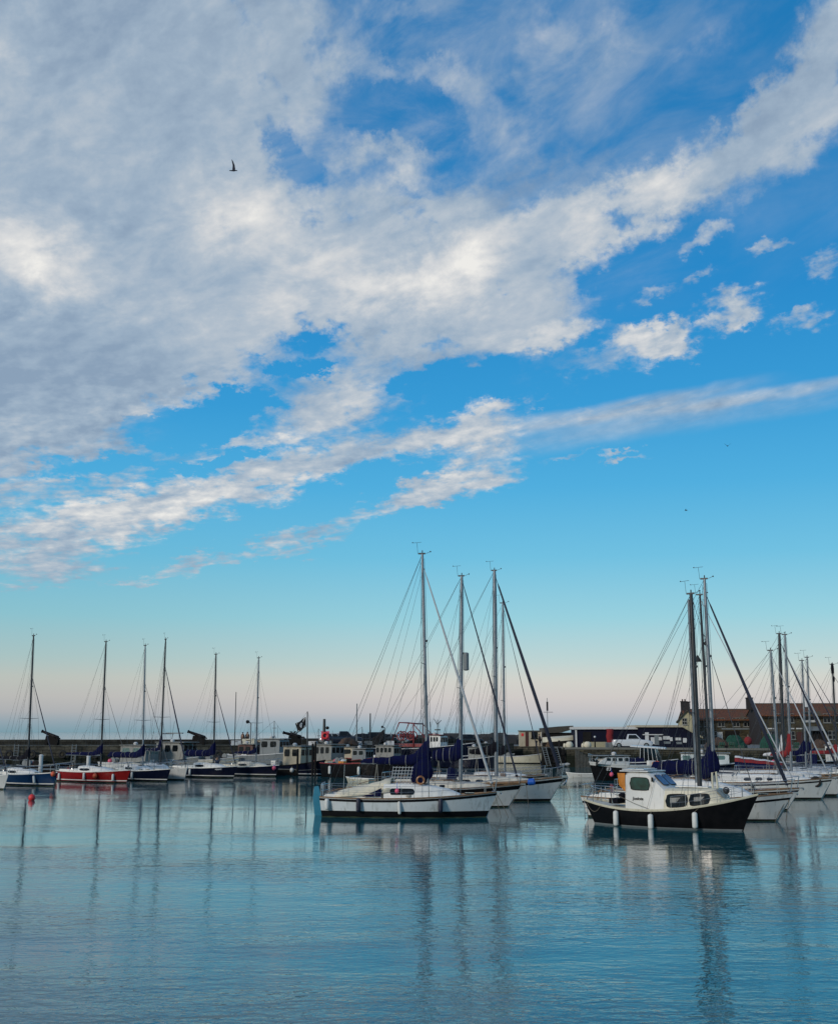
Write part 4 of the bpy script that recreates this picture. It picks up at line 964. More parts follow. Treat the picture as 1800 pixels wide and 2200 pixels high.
def wallmesh(name, pts, z0, z1, m, label, cat='harbour wall', thick=6.0, top='deck_stone', kind=None, seg=3.0, jag=.0, capm=None):
    """pts: ground line (x, y) of the front face, z heights; solid to the back"""
    rnd = random.Random(len(name) + int(z1 * 10)); P2 = []
    for i in range(len(pts) - 1):
        a = Vector(pts[i]).to_2d(); c = Vector(pts[i + 1]).to_2d(); n = max(1, int((c - a).length / seg))
        P2 += [a.lerp(c, k / n) for k in range(n)]
    P2.append(Vector(pts[-1]).to_2d()); rr = []
    for i, p in enumerate(P2):
        d = (P2[min(i + 1, len(P2) - 1)] - P2[max(i - 1, 0)]).normalized(); nn = Vector((-d.y, d.x)); j = jag * rnd.uniform(-1, 1)
        f = p + nn * (j * .5); q = p + nn * thick
        rr.append([Vector((f.x, f.y, z0)), Vector((f.x, f.y, lerp(z0, z1, .5))), Vector((f.x + nn.x * .1, f.y + nn.y * .1, z1 + j * .4)), Vector((q.x, q.y, z1 + j * .2)), Vector((q.x, q.y, z0))])
    b = MB(); b.loft(rr); o = b.build(name, M[m]); tag(o, label, cat); return o
def gx(px, Y, py=1600):
    r = ray(px, py); return r.x / r.y * Y
pier_line = [(gx(-500, 150), 150), (gx(0, 146), 146), (gx(330, 146), 146), (gx(700, 152), 152), (gx(1105, 172), 172)]
pier = wallmesh('pier', pier_line, -1.5, 2.75, 'ashlar', 'long low stone pier across the back of the harbour, pale upper courses', 'pier', 12, jag=.12)
back = [(x, y + 9) for x, y in pier_line[:4]] + [(gx(1000, 176), 176)]
par = wallmesh('parapet_wall', back, 2.7, 3.42, 'parapet', 'dark stone parapet running along the seaward edge of the pier', 'parapet', .9, jag=.05)
# rough blocks at the foot of the pier, weed covered
b = MB(); rnd = random.Random(5)
for i in range(150):
    k = rnd.random(); x = lerp(gx(-100, 143), gx(760, 150), k); y = lerp(143.5, 150, k) + rnd.uniform(-.8, .6); r_ = rnd.uniform(.3, .9)
    b.box(-r_, r_, -r_ * .8, r_ * .8, -.5, rnd.uniform(.2, 1.0), Matrix.Translation((x, y, 0)) @ Matrix.Rotation(rnd.uniform(0, 3), 4, 'Z') @ Matrix.Rotation(rnd.uniform(-.2, .2), 4, 'X'))
o = b.build('rock_rubble', M['weed_stone']); o['kind'] = 'stuff'; tag(o, 'dark weed covered rocks heaped along the foot of the pier', 'rocks')
# rock armour beyond the cars
b = MB()
for i in range(420):
    k = i / 420; x = lerp(gx(640, 190), gx(1118, 205), k) + rnd.uniform(-1, 1); y = lerp(186, 202, k) + rnd.uniform(-2, 2); r_ = rnd.uniform(.6, 1.5); z = rnd.uniform(1.6, 3.0) - 0.5 * (k < .12)
    b.box(-r_, r_, -r_, r_, -.8, .8, Matrix.Translation((x, y, z)) @ Matrix.Rotation(rnd.uniform(0, 3), 4, 'Z') @ Matrix.Rotation(rnd.uniform(-.5, .5), 4, 'X'))
o = b.build('rock_armour', M['rock']); o['kind'] = 'stuff'; tag(o, 'bank of dark boulders protecting the seaward side of the pier', 'rocks')
b = MB(); b.box(gx(640, 190), gx(1118, 200), 186, 206, -1, 1.8); o = b.build('causeway', M['parapet_stone']); struct(o)

# quay on the right: steps back from a timbered nose, dark for shadow
QZ = 2.35
quay_line = [(gx(1103, 176), 176), (gx(1168, 168), 168), (gx(1172, 153), 153), (gx(1230, 152), 152), (gx(1430, 149), 149), (gx(1560, 145), 145), (gx(1950, 140), 140)]
quay = wallmesh('quay_wall', quay_line, -1.5, QZ, 'rubble', 'weedy stone quay wall below the buildings on the right', 'quay', .9, jag=.18, seg=2.0)
b = MB(); L_ = quay_line; n = len(L_)
b.add([(x + (.3 if i < 2 else 0), y + .4, QZ - .02) for i, (x, y) in enumerate(L_)] + [(140, 142, QZ - .02), (140, 300, QZ - .02), (gx(1103, 176), 300, QZ - .02)], [tuple(range(n + 3))])
ground = b.build('quay_ground', M['deck_stone']); struct(ground)
# pale kerb along the quay edge
for i in range(2, 6):
    a = Vector((*L_[i], 0)); c = Vector((*L_[i + 1], 0)); b = MB(); d = (c - a).normalized(); n_ = Vector((-d.y, d.x, 0))
    b.add([a + n_ * q + Vector((0, 0, z)) for q, z in ((-.1, QZ - .15), (.5, QZ - .15), (.5, QZ + .12), (-.1, QZ + .12))] + [c + n_ * q + Vector((0, 0, z)) for q, z in ((-.1, QZ - .15), (.5, QZ - .15), (.5, QZ + .12), (-.1, QZ + .12))],
          [(0, 1, 2, 3), (4, 5, 6, 7), (0, 1, 5, 4), (1, 2, 6, 5), (2, 3, 7, 6), (3, 0, 4, 7)])
    b.build('coping', M['deck_stone'], quay)
# timber facing on the quay nose, its black colour stands for shadow
k = MB()
for i in range(13):
    x = lerp(gx(1166, 152.4), gx(1212, 152), i / 12); k.box(x - .16, x + .16, 152.2 - .05 * (i % 2), 152.7, -1, QZ + .1 - .12 * (i % 3))
k.box(gx(1166, 152), gx(1212, 152), 152.0, 152.3, 1.5, 1.8); k.box(gx(1166, 152), gx(1212, 152), 152.0, 152.3, .5, .8)
o = k.build('shaded_timber_facing', M['dark_timber']); tag(o, 'black timber facing on the nose of the quay below the hut', 'piling')
def ladder(px, Y, z0, z1, lean, label):
    k = MB(); x = gx(px, Y)
    for q in (-.25, .25): k.tube((x + q, Y, z1), (x + q + lean, Y - .2, z0), .05, n=5)
    for i in range(9): u = (i + .5) / 9; k.tube((x - .25 + lean * u, Y - .2 * u, lerp(z1, z0, u)), (x + .25 + lean * u, Y - .2 * u, lerp(z1, z0, u)), .03, n=4)
    o = k.build('quay_ladder', M['grey_paint']); tag(o, label, 'ladder', 'ladders on the quay'); return o
ladder(1168, 151.8, .1, 2.5, .6, 'left ladder leaning against the black timber nose of the quay')
ladder(1192, 151.8, .1, 2.5, .6, 'right ladder leaning against the black timber nose of the quay')
for i, (px, Y, lab) in enumerate([(36, 145.6, 'ladder on the pier face left of the first cannon'), (160, 145.6, 'ladder on the pier face right of the first cannon'), (342, 145.8, 'ladder on the pier face above the dark navy yacht'), (640, 150.2, 'ladder on the pier face behind the skull flag')]):
    ladder(px, Y, .2, 2.9, 0, lab)
for i, px in enumerate((20, 70, 135, 205, 243, 300, 470)):
    k = MB(); x = gx(px, 145.5); k.torus((x, 145.6, 1.7), .38, .14, 'y', 14, 6); o = k.build('tyre_fender', M['rubber'], None, smooth=True)
    tag(o, ['tyre on the pier face at the far left', 'tyre on the pier face behind the mast of the mid blue yacht', 'tyre on the pier face left of the red yacht', 'tyre on the pier face above the stern of the red yacht', 'tyre on the pier face right of the mast of the red yacht', 'tyre on the pier face behind the mast of the dark navy yacht', 'tyre on the pier face behind the person in the grey jacket'][i], 'tyre', 'tyres hung on the pier')
rnd = random.Random(77)
# steps
k = MB()
for i in range(9): z = QZ - .25 * (i + 1); x = gx(1236, 151) + i * .42; k.box(x, x + .45 + (8 - i) * 0, 150.6, 151.8, -1, z)
o = k.build('quay_steps', M['parapet_stone']); tag(o, 'dark stone steps going down the quay wall beside the navy shed', 'steps')

# ---------------------------------------------------------------- buildings
defm('shed_wall', (0.004, 0.005, 0.018), 0.75, var=0.3, spec=.2)
defm('shed_roof', (0.02, 0.022, 0.026), 0.8)
defm('white_paint', (0.55, 0.55, 0.53), 0.6, var=.1)
defm('cream_wall', (0.36, 0.33, 0.21), 0.85, var=.1, nscale=.8, stain=(.2, .18, .12, 1))
defm('hut_wall', (0.42, 0.37, 0.27), 0.85, var=.1, nscale=.8, stain=(.22, .18, .12, 1))
defm('brown_door', (0.06, 0.018, 0.012), 0.6)
defm('slate', (0.05, 0.045, 0.035), 0.85, var=.4, nscale=1.5)
defm('chimney_brick', (0.02, 0.018, 0.02), .9)
def tile_mat():
    m = bpy.data.materials.new('clay_tiles'); m.use_nodes = True; n = NT(m.node_tree); n.n.clear()
    out = n.new('ShaderNodeOutputMaterial'); b = n.new('ShaderNodeBsdfPrincipled'); n.l.new(b.outputs[0], out.inputs[0])
    tc = n.new('ShaderNodeTexCoord').outputs['Object']
    sp = n.new('ShaderNodeSeparateXYZ'); n.l.new(tc, sp.inputs[0])
    br = n.new('ShaderNodeTexBrick'); n.l.new(n.comb(sp.outputs[0], n.math('MULTIPLY', sp.outputs[1], 1.2)), br.inputs['Vector'])
    br.inputs['Scale'].default_value = 1; br.inputs['Brick Width'].default_value = .3; br.inputs['Row Height'].default_value = .28; br.inputs['Mortar Size'].default_value = .03
    br.inputs['Color1'].default_value = (.20, .068, .021, 1); br.inputs['Color2'].default_value = (.13, .044, .016, 1); br.inputs['Mortar'].default_value = (.03, .012, .008, 1)
    lich = n.noise(tc, .35, 5, .6).outputs[0]
    c = n.mix(n.mapr(lich, .48, .62), br.outputs[0], (.085, .062, .032, 1))
    n.l.new(c, b.inputs['Base Color']); b.inputs['Roughness'].default_value = .85; M['clay_tiles'] = m
tile_mat()
def facebox(o, name, x0, x1, z0, z1, y, m, d=.06, **kw):
    k = MB(); k.box(x0, x1, y - d, y, z0, z1); return k.build(name, M[m], o, **kw)
def sash(o, x, z, w, h, y, bars=True, frame='weathered_white', glass='glass_dark'):
    k = MB(); t_ = .07
    k.box(x - w / 2, x + w / 2, y - .10, y - .012, z, z + t_); k.box(x - w / 2, x + w / 2, y - .10, y - .012, z + h - t_, z + h)
    k.box(x - w / 2, x - w / 2 + t_, y - .10, y - .012, z + t_, z + h - t_); k.box(x + w / 2 - t_, x + w / 2, y - .10, y - .012, z + t_, z + h - t_)
    if bars: k.box(x - w / 2 + t_, x + w / 2 - t_, y - .09, y - .014, z + h / 2 - .05, z + h / 2 + .05); k.box(x - .04, x + .04, y - .085, y - .016, z + t_, z + h - t_)
    f = k.build('window', M[frame], o)
    k = MB(); k.box(x - w / 2 + .02, x + w / 2 - .02, y - .05, y + .05, z + .02, z + h - .02); k.build('pane', M[glass], f)
    k = MB(); k.box(x - w / 2 - .1, x + w / 2 + .1, y - .18, y - .01, z - .1, z - .002); k.build('sill', M[frame], f)
    return f
# navy shed (ridge parallel to the quay)
SY = 160.0
sh = thing('harbour_shed', (gx(1238, SY), SY, QZ - .05), R(-3), 'long low navy black shed with a pale roof edge on the quay', 'shed')
SW = gx(1500, SY) - gx(1238, SY)
hz = at(1240, 1567, SY).z - QZ + .05; hz2 = at(1470, 1563, SY).z - QZ + .05
X1 = SW * .50; X2 = SW * .93
k = MB(); k.prism([Vector((0, 0, 0)), Vector((X1, 0, 0)), Vector((X1, 0, hz)), Vector((0, 0, hz - .05))], (0, 9, 0)); k.build('wall', M['shed_wall'], sh)
k = MB(); k.prism([Vector((X1 + .01, -.6, 0)), Vector((SW, -.6, 0)), Vector((SW, -.6, hz2 - 1.3)), Vector((X2 - SW * .07, -.6, hz2)), Vector((X1 + .01, -.6, hz2))], (0, 10, 0)); k.build('end_wall', M['shed_wall'], sh)
k = MB(); k.box(-.2, X1 + .1, -.35, 9.2, hz - .02, hz + .32); k.build('roof', M['white_paint'], sh)
k = MB(); k.box(X1 - .3, X2 - SW * .07, -.9, 9.6, hz2 + .005, hz2 + .28); k.build('end_roof', M['hut_wall'], sh)
k = MB(); k.prism([Vector((X2 - SW * .07, -.92, hz2)), Vector((SW + .3, -.92, hz2 - 1.5)), Vector((SW + .3, -.92, hz2 - 1.25)), Vector((X2 - SW * .07, -.92, hz2 + .26))], (0, 10.5, 0)); k.build('sloping_roof', M['cream_wall'], sh)
facebox(sh, 'door', .9, 2.0, 0, 2.1, -.005, 'dark_timber'); facebox(sh, 'corner_post', -.12, .1, 0, hz - .03, -.01, 'white_paint', .1)
rnd = random.Random(4)
for i, (u, z, w, h) in enumerate([(.555, .55, .5, 1.5), (.60, .5, .55, .9), (.63, .4, .6, 1.3), (.66, 1.0, .5, .45), (.70, 1.1, .9, .45), (.705, .55, .9, .3), (.755, .9, .35, .5), (.80, 1.0, .75, .35), (.805, .5, .75, .3), (.86, .7, .5, .6)]):
    facebox(sh, 'notice_board', u * SW, u * SW + w, z, z + h, -.605, ['white_paint', 'grey_paint'][i % 3 == 2], .04)
facebox(sh, 'gutter', .535 * SW, .70 * SW, hz2 * .62, hz2 * .62 + .12, -.61, 'white_paint', .1)
# red banner and items by the shed
def simple(name, m, label, cat, mb, group=None, smooth=False, bevel=0):
    o = mb.build(name, M[m], None, smooth=smooth, bevel=bevel); return tag(o, label, cat, group)
bn = at(1310, 1583, 157.5)
k = MB(); n = 10
rr = [[Vector((bn.x + .45 * q + .05 * math.sin(i), 157.5 - .18 * (1 - q * q) - .05, bn.z + 1.0 - 2.1 * i / n)) for q in (-1, -.5, 0, .5, 1)] for i in range(n + 1)]
k.loft(rr, closed=False, cap0=False, cap1=False); o = k.build('banner', M['red_canvas'], None, smooth=True); md = o.modifiers.new('t', 'SOLIDIFY'); md.thickness = .03
tag(o, 'red banner hanging on the front of the navy shed', 'banner')
k = MB(); a = at(1290, 1596, 158); k.box(gx(1252, 157), gx(1302, 157), 156.6, 157.0, QZ - .02, QZ + .75); simple('low_wall', 'cream_wall', 'low cream wall in front of the left half of the navy shed', 'wall', k)
k = MB(); c = at(1309, 1602, 155); k.box(c.x - .5, c.x + .5, 154.6, 155.4, QZ - .05, QZ + .7); simple('fish_box', 'grey_paint', 'grey bin standing under the red banner', 'bin', k, bevel=.05)
for px, lab in ((1223, 'pale rounded sack on the quay edge left of the navy shed door'), (1262, 'pale rounded sack on the quay edge in front of the low cream wall')):
    k = MB(); x = gx(px, 152.5); k.ball((x, 152.5, QZ + .38), .5, .4, .5, 10, 7); k.ball((x - .6, 152.6, QZ + .3), .2, .2, .36, 8, 6); simple('net_sack', 'beige_canvas', lab, 'sack', k, 'sacks on the quay', True)
def post(px, Y, h, lab, m='iron', r=.09, cap=None, cat='bollard', z=None, name='bollard', group='posts on the quay'):
    x = gx(px, Y); o = thing(name, (x, Y, QZ if z is None else z), 0, lab, cat, group)
    k = MB(); k.path([(0, 0, 0), (0, 0, h)], r, 8); k.build('shaft', M[m], o)
    k = MB(); k.ball((0, 0, h + r * .8), r * 1.6, nu=8, nv=6); k.build('cap', M[cap or m], o); return o
post(1278, 153, 1.35, 'black post with a pale cap in front of the low cream wall', cap='white_paint')
post(1201, 152.6, .8, 'short black bollard on the nose of the quay')
post(1152, 168.6, .6, 'short black bollard on the quay beside the beige hut', r=.12)

# beige hut
HY = 174.0; hx = gx(1117, HY)
hb = thing('harbour_hut', (hx, HY, QZ - .05), R(-2), 'small beige flat roofed hut with a brown door and a dark window', 'hut')
HW = gx(1165, HY) - hx; HH = at(1140, 1571, HY).z - QZ
k = MB(); k.box(0, HW, 0, 4, 0, HH); k.build('wall', M['hut_wall'], hb)
k = MB(); k.box(-.1, HW + .1, -.2, 4.1, HH + .002, HH + .14); k.build('roof', M['deck_stone'], hb)
facebox(hb, 'door', HW * .24, HW * .38, 0, 2.1, -.005, 'brown_door'); sash(hb, HW * .64, 1.2, .85, 1.1, -.005, False, 'dark_timber')
facebox(hb, 'sign', HW * .06, HW * .17, 1.5, 1.9, -.005, 'bright_red', .04); facebox(hb, 'drain_pipe', HW - .2, HW - .1, 0, HH, -.01, 'white_paint', .1)
# grey lean-to with upturned boat in front
k = MB(); x0, x1 = gx(1168, 172), gx(1233, 172)
lt = thing('boat_store', (x0, 172, QZ - .05), 0, 'low dark store with a rough flat roof between the beige hut and the navy shed', 'store')
k.box(0, x1 - x0, 0, 5, 0, 2.0); k.build('wall', M['dark_timber'], lt)
k = MB(); W_ = x1 - x0; k.prism([Vector((-.1, -.3, 1.9)), Vector((W_ * .6, -.3, 2.02)), Vector((W_ * .98, -.3, 2.5)), Vector((W_ * .98, -.3, 3.0)), Vector((W_ * .6, -.3, 2.9)), Vector((-.1, -.3, 2.65))], (0, 5.5, 0)); k.build('roof', M['slate'], lt)
k = MB(); rr = []
for i in range(13):
    u = i / 12; x = lerp(gx(1165, 166), gx(1232, 166), u); w = .75 * math.sin(max(.08, min(1, u * 1.6)) * math.pi / 2) * (1 if u < .85 else 1 - (u - .85) * 2); z0 = QZ + .5
    rr.append([Vector((x, 166 - w, z0 + .1 + .35 * u)), Vector((x, 166 - w * .8, z0 + .55 + .3 * u)), Vector((x, 166, z0 + .8 + .3 * u)), Vector((x, 166 + w * .8, z0 + .55 + .3 * u)), Vector((x, 166 + w, z0 + .1 + .35 * u))])
k.loft(rr); ub = k.build('upturned_boat', M['cream_gelcoat'], None, smooth=True); tag(ub, 'cream upturned dinghy on trestles in front of the dark store', 'dinghy')
k = MB()
for px in (1176, 1222):
    x = gx(px, 166)
    for q in (-.5, .5): k.tube((x - .2, 166 + q, QZ - .03), (x, 166 + q, QZ + .75), .05, n=5); k.tube((x + .2, 166 + q, QZ - .03), (x, 166 + q, QZ + .75), .05, n=5)
k.build('trestle', M['teak'], ub)

# terrace of houses
def house(name, label, px0, px1, Y, eave_py, ridge_py, depth, windows, gable='cream_wall', wallm='house_stone', chim=(), turn=0, roofm='clay_tiles', doors=(), extra=None):
    x0 = gx(px0, Y); w = gx(px1, Y) - x0
    o = thing(name, (x0, Y, QZ - .05), R(turn), label, 'house')
    he_ = at((px0 + px1) / 2, eave_py, Y).z - QZ + .05; hr = at((px0 + px1) / 2, ridge_py, Y + depth / 2).z - QZ + .05
    k = MB(); k.box(0, w, 0, depth, 0, he_); k.build('wall', M[wallm], o)
    for xx, nm in ((-.08, 'gable'), (w - .02, 'gable')):
        k = MB(); k.prism([Vector((xx, -.03, 0)), Vector((xx, depth + .03, 0)), Vector((xx, depth + .03, he_ - .01)), Vector((xx, depth / 2, hr - .12)), Vector((xx, -.03, he_ - .01))], (.1, 0, 0)); k.build(nm, M[gable], o)
    k = MB(); e = .35; sl = (hr - he_) / (depth / 2)
    k.prism([Vector((-.25, -e, he_ - e * sl)), Vector((-.25, depth / 2, hr)), Vector((-.25, depth + e, he_ - e * sl)), Vector((-.25, depth + e, he_ - e * sl + .18)), Vector((-.25, depth / 2, hr + .2)), Vector((-.25, -e, he_ - e * sl + .18))], (w + .5, 0, 0))
    rf = k.build('roof', M[roofm], o)
    k = MB(); k.box(-.3, w + .3, depth / 2 - .12, depth / 2 + .12, hr + .14, hr + .30); k.build('ridge_tiles', M['slate'], rf)
    for (u, dz, cw) in chim:
        k = MB(); k.box(u * w - cw / 2, u * w + cw / 2, depth / 2 - .5, depth / 2 + .5, hr - .8, hr + dz); k.box(u * w - cw / 2 - .08, u * w + cw / 2 + .08, depth / 2 - .58, depth / 2 + .58, hr + dz + .002, hr + dz + .15)
        c = k.build('chimney', M['chimney_brick'], rf)
        for q in (-.22, .22):
            k = MB(); k.path([(u * w + q, depth / 2, hr + dz + .15), (u * w + q, depth / 2, hr + dz + .5)], .12, 8); k.build('chimney_pot', M['brown_door'], rf)
    k = MB(); k.box(-.1, w + .1, -.45, -.33, he_ - .38, he_ - .26); k.build('gutter', M['dark_timber'], o)
    for (u, z, ww_, hh) in windows: sash(o, u * w, z, ww_, hh, -.0)
    for (u, ww_, hh, m) in doors: facebox(o, 'door', u * w - ww_ / 2, u * w + ww_ / 2, 0, hh, -.004, m, .08)
    if extra: extra(o, w, he_)
    return o
def ex1(o, w, he_):
    sash(o, -.5, 0, .01, .01, 0) if False else None
    k = MB(); k.box(-.14, -.085, 2.6, 3.4, 3.1, 4.3); f = k.build('window', M['white_paint'], o); k = MB(); k.box(-.16, -.142, 2.7, 3.3, 3.2, 4.2); k.build('pane', M['glass_dark'], f)
    facebox(o, 'shop_front', w * .55, w * .75, .3, 2.3, -.004, 'dark_timber', .15); facebox(o, 'fascia_board', w * .5, w * .98, 2.5, 2.75, -.004, 'grey_paint', .2)
def ex2(o, w, he_):
    facebox(o, 'shop_front', w * .44, w * .62, .2, 2.2, -.004, 'dark_timber', .2)
    k = MB(); k.prism([Vector((w * .43, 0, 3.0)), Vector((w * .43, -1.3, 2.4)), Vector((w * .43, -1.3, 2.3)), Vector((w * .43, 0, 2.85))], (w * .18, 0, 0)); k.build('awning', M['grey_paint'], o)
    facebox(o, 'shop_sign', w * .44, w * .56, 3.75, 4.0, -.004, 'white_paint', .1)
    for u in (.1, .3, .38, .80, .93): facebox(o, 'window_box', u * w - .5, u * w + .5, 2.55 + (u > .5) * .3, 2.75 + (u > .5) * .3, -.004, 'white_paint', .12)
    facebox(o, 'door_canopy', w * .78, w * .84, 2.4, 2.6, -.004, 'white_paint', .5); facebox(o, 'drain_pipe', w * .795, w * .802, 0, he_ - .4, -.004, 'white_paint', .12)
house('terrace_house', 'lower stone house with a cream gable end and orange brown tiles', 1478, 1622, 205, 1547, 1527, 9, [(.30, 3.0, 1.2, 1.5), (.50, 3.0, 1.2, 1.5), (.72, 3.0, 1.2, 1.5), (.88, 3.0, 1.2, 1.5), (.15, 3.0, 1.0, 1.5), (.2, .8, 1.3, 1.4), (.38, .8, 1.3, 1.4)],
      chim=((.02, 1.5, 1.0),), turn=-4, doors=((.47, 1, 2.1, 'white_paint'),), extra=ex1)
house('terrace_house', 'taller stone house with orange tiles running to the right edge of the photo', 1636, 1850, 196, 1537.5, 1515, 9.5, [(.18, 3.6, 1.2, 1.5), (.30, 3.6, 1.1, 1.5), (.48, 3.7, 1.8, 1.7), (.66, 3.6, 1.2, 1.5), (.78, 3.6, 1.2, 1.5), (.9, 3.6, 1.2, 1.5), (.1, .9, 1.3, 1.4), (.3, .9, 1.2, 1.3), (.7, .9, 1.3, 1.4), (.92, .9, 1.2, 1.3)],
      gable='chimney_brick', chim=((-.035, 1.1, 1.0),), turn=-3, doors=((.38, 1, 2.1, 'brown_door'), (.81, 1, 2.1, 'white_paint')), extra=ex2)
# the cream gable of the lower house faces the harbour: a short cross wing
cw = thing('gable_house', (gx(1458, 200), 200, QZ - .05), R(-14), 'narrow cream gabled house end with a dark chimney, beside the navy shed', 'house')
W_ = (gx(1497, 200) - gx(1458, 200)) * 1.03; he_ = at(1470, 1550, 200).z - QZ; hr = at(1475, 1528, 200).z - QZ
k = MB(); k.prism([Vector((0, 0, 0)), Vector((W_, 0, 0)), Vector((W_, 0, he_)), Vector((W_ / 2, 0, hr)), Vector((0, 0, he_))], (0, 8, 0)); k.build('wall', M['cream_wall'], cw)
for s_ in (-1, 1):
    k = MB(); e0 = Vector((W_ / 2 + s_ * (W_ / 2 + .3), -.35, he_ - .25)); r0 = Vector((W_ / 2, -.35, hr + .03)); k.prism([e0, r0, r0 + Vector((0, 0, .25)), e0 + Vector((0, 0, .25))], (0, 8.6, 0)); k.build('roof', M['slate'], cw)
k = MB(); k.box(W_ / 2 - .5, W_ / 2 + .5, .4, 1.4, hr - .3, hr + 1.5); k.box(W_ / 2 - .6, W_ / 2 + .6, .3, 1.5, hr + 1.502, hr + 1.65); k.build('chimney', M['chimney_brick'], cw)
sash(cw, W_ * .35, 3.3, .8, 1.1, 0.0)

# ---------------------------------------------------------------- people
def person(pos, rz, label, top, legs, skin=(.30, .17, .11), arms='down', h=1.72, hair=(.03, .02, .015), kneel=False, group='people on the quay and boats', lean=0.0):
    o = thing('person', pos, rz, label, 'person', group); s = h / 1.72
    J = {'pel': (0, 0, .95), 'ch': (lean * .5, 0, 1.28), 'nk': (lean * .8, 0, 1.47), 'hd': (lean * .95, 0, 1.55), 'ht': (lean * 1.0, 0, 1.72),
         'hl': (0, .1, .92), 'kl': (.06, .12, .5), 'al': (0, .13, .08), 'tl': (.16, .14, .03), 'hr': (0, -.1, .92), 'kr': (-.02, -.12, .5), 'ar': (-.08, -.13, .08), 'tr': (.1, -.14, .03),
         'sl': (lean * .7, .19, 1.42), 'el': (lean + .0, .27, 1.14), 'wl': (lean + .1, .27, .9), 'fl': (lean + .13, .26, .8), 'sr': (lean * .7, -.19, 1.42), 'er': (lean + .0, -.27, 1.14), 'wr': (lean + .1, -.27, .9), 'fr': (lean + .13, -.26, .8)}
    if arms == 'raised': J.update({'er': (lean + .2, -.3, 1.45), 'wr': (lean + .35, -.3, 1.62), 'fr': (lean + .4, -.3, 1.7)})
    if arms == 'front': J.update({'el': (lean + .15, .25, 1.18), 'wl': (lean + .38, .18, 1.15), 'fl': (lean + .46, .16, 1.15), 'er': (lean + .15, -.25, 1.18), 'wr': (lean + .38, -.18, 1.15), 'fr': (lean + .46, -.16, 1.15)})
    rad = {'pel': .155, 'ch': .17, 'nk': .065, 'hd': .10, 'ht': .085, 'hl': .10, 'kl': .065, 'al': .045, 'tl': .04, 'hr': .10, 'kr': .065, 'ar': .045, 'tr': .04, 'sl': .07, 'el': .05, 'wl': .035, 'fl': .035, 'sr': .07, 'er': .05, 'wr': .035, 'fr': .035}
    ed = [('pel', 'ch'), ('ch', 'nk'), ('nk', 'hd'), ('hd', 'ht'), ('pel', 'hl'), ('hl', 'kl'), ('kl', 'al'), ('al', 'tl'), ('pel', 'hr'), ('hr', 'kr'), ('kr', 'ar'), ('ar', 'tr'), ('ch', 'sl'), ('sl', 'el'), ('el', 'wl'), ('wl', 'fl'), ('ch', 'sr'), ('sr', 'er'), ('er', 'wr'), ('wr', 'fr')]
    def skinned(name, keys, grow, m, sub=1):
        idx = {k_: i for i, k_ in enumerate(keys)}
        me = bpy.data.meshes.new(name); me.from_pydata([Vector(J[k_]) * s for k_ in keys], [(idx[a], idx[b_]) for a, b_ in ed if a in idx and b_ in idx], [])
        ob = bpy.data.objects.new(name, me); COL.objects.link(ob); ob.parent = o; me.materials.append(m)
        sk = ob.modifiers.new('skin', 'SKIN'); 
        for i, k_ in enumerate(keys):
            r_ = rad[k_] * grow * s; me.skin_vertices[0].data[i].radius = (r_, r_)
        me.skin_vertices[0].data[0].use_root = True
        sb = ob.modifiers.new('sub', 'SUBSURF'); sb.levels = sub; sb.render_levels = sub
        return ob
    sm = mat('skin_' + str(int(skin[0] * 100)), skin, .6)
    skinned('body', list(J), 1.0, sm)
    skinned('top', ['pel', 'ch', 'nk', 'sl', 'el', 'wl', 'sr', 'er', 'wr'], 1.16, M[top]); skinned('trousers', ['pel', 'hl', 'kl', 'al', 'hr', 'kr', 'ar'], 1.18, M[legs])
    k = MB(); k.ball((J['ht'][0] * s - .012, 0, 1.665 * s), .102 * s, .098 * s, .10 * s, 10, 7); k.build('hair', mat('dark_hair', hair, .8), o, smooth=True)
    k = MB()
    for f in ('tl', 'tr'): p_ = Vector(J[f]) * s; k.box(p_.x - .22, p_.x + .06, p_.y - .045, p_.y + .045, 0, .09)
    return o
defm('jeans', (.015, .03, .07), .9); defm('grey_jacket', (.07, .075, .08), .9, var=.3); defm('black_cloth', (.008, .008, .01), .9); defm('brown_cloth', (.06, .035, .025), .9)
person((gx(1160, 169.5), 169.5, QZ + .0), R(-30), 'person in dark clothes leaning on the quay in front of the beige hut', 'black_cloth', 'black_cloth', arms='front', lean=-.12)
person((gx(468, 118), 118, .62), R(80), 'person in a grey jacket and blue jeans standing behind the blue black yacht', 'grey_jacket', 'jeans')
person((gx(521, 150.5), 150.5, 2.75), R(60), 'left one of two dark figures standing on the pier beside the crates', 'black_cloth', 'brown_cloth', h=1.6)
person((gx(531, 150.8), 150.8, 2.75), R(-110), 'right one of two dark figures standing on the pier beside the crates', 'brown_cloth', 'black_cloth', h=1.65)

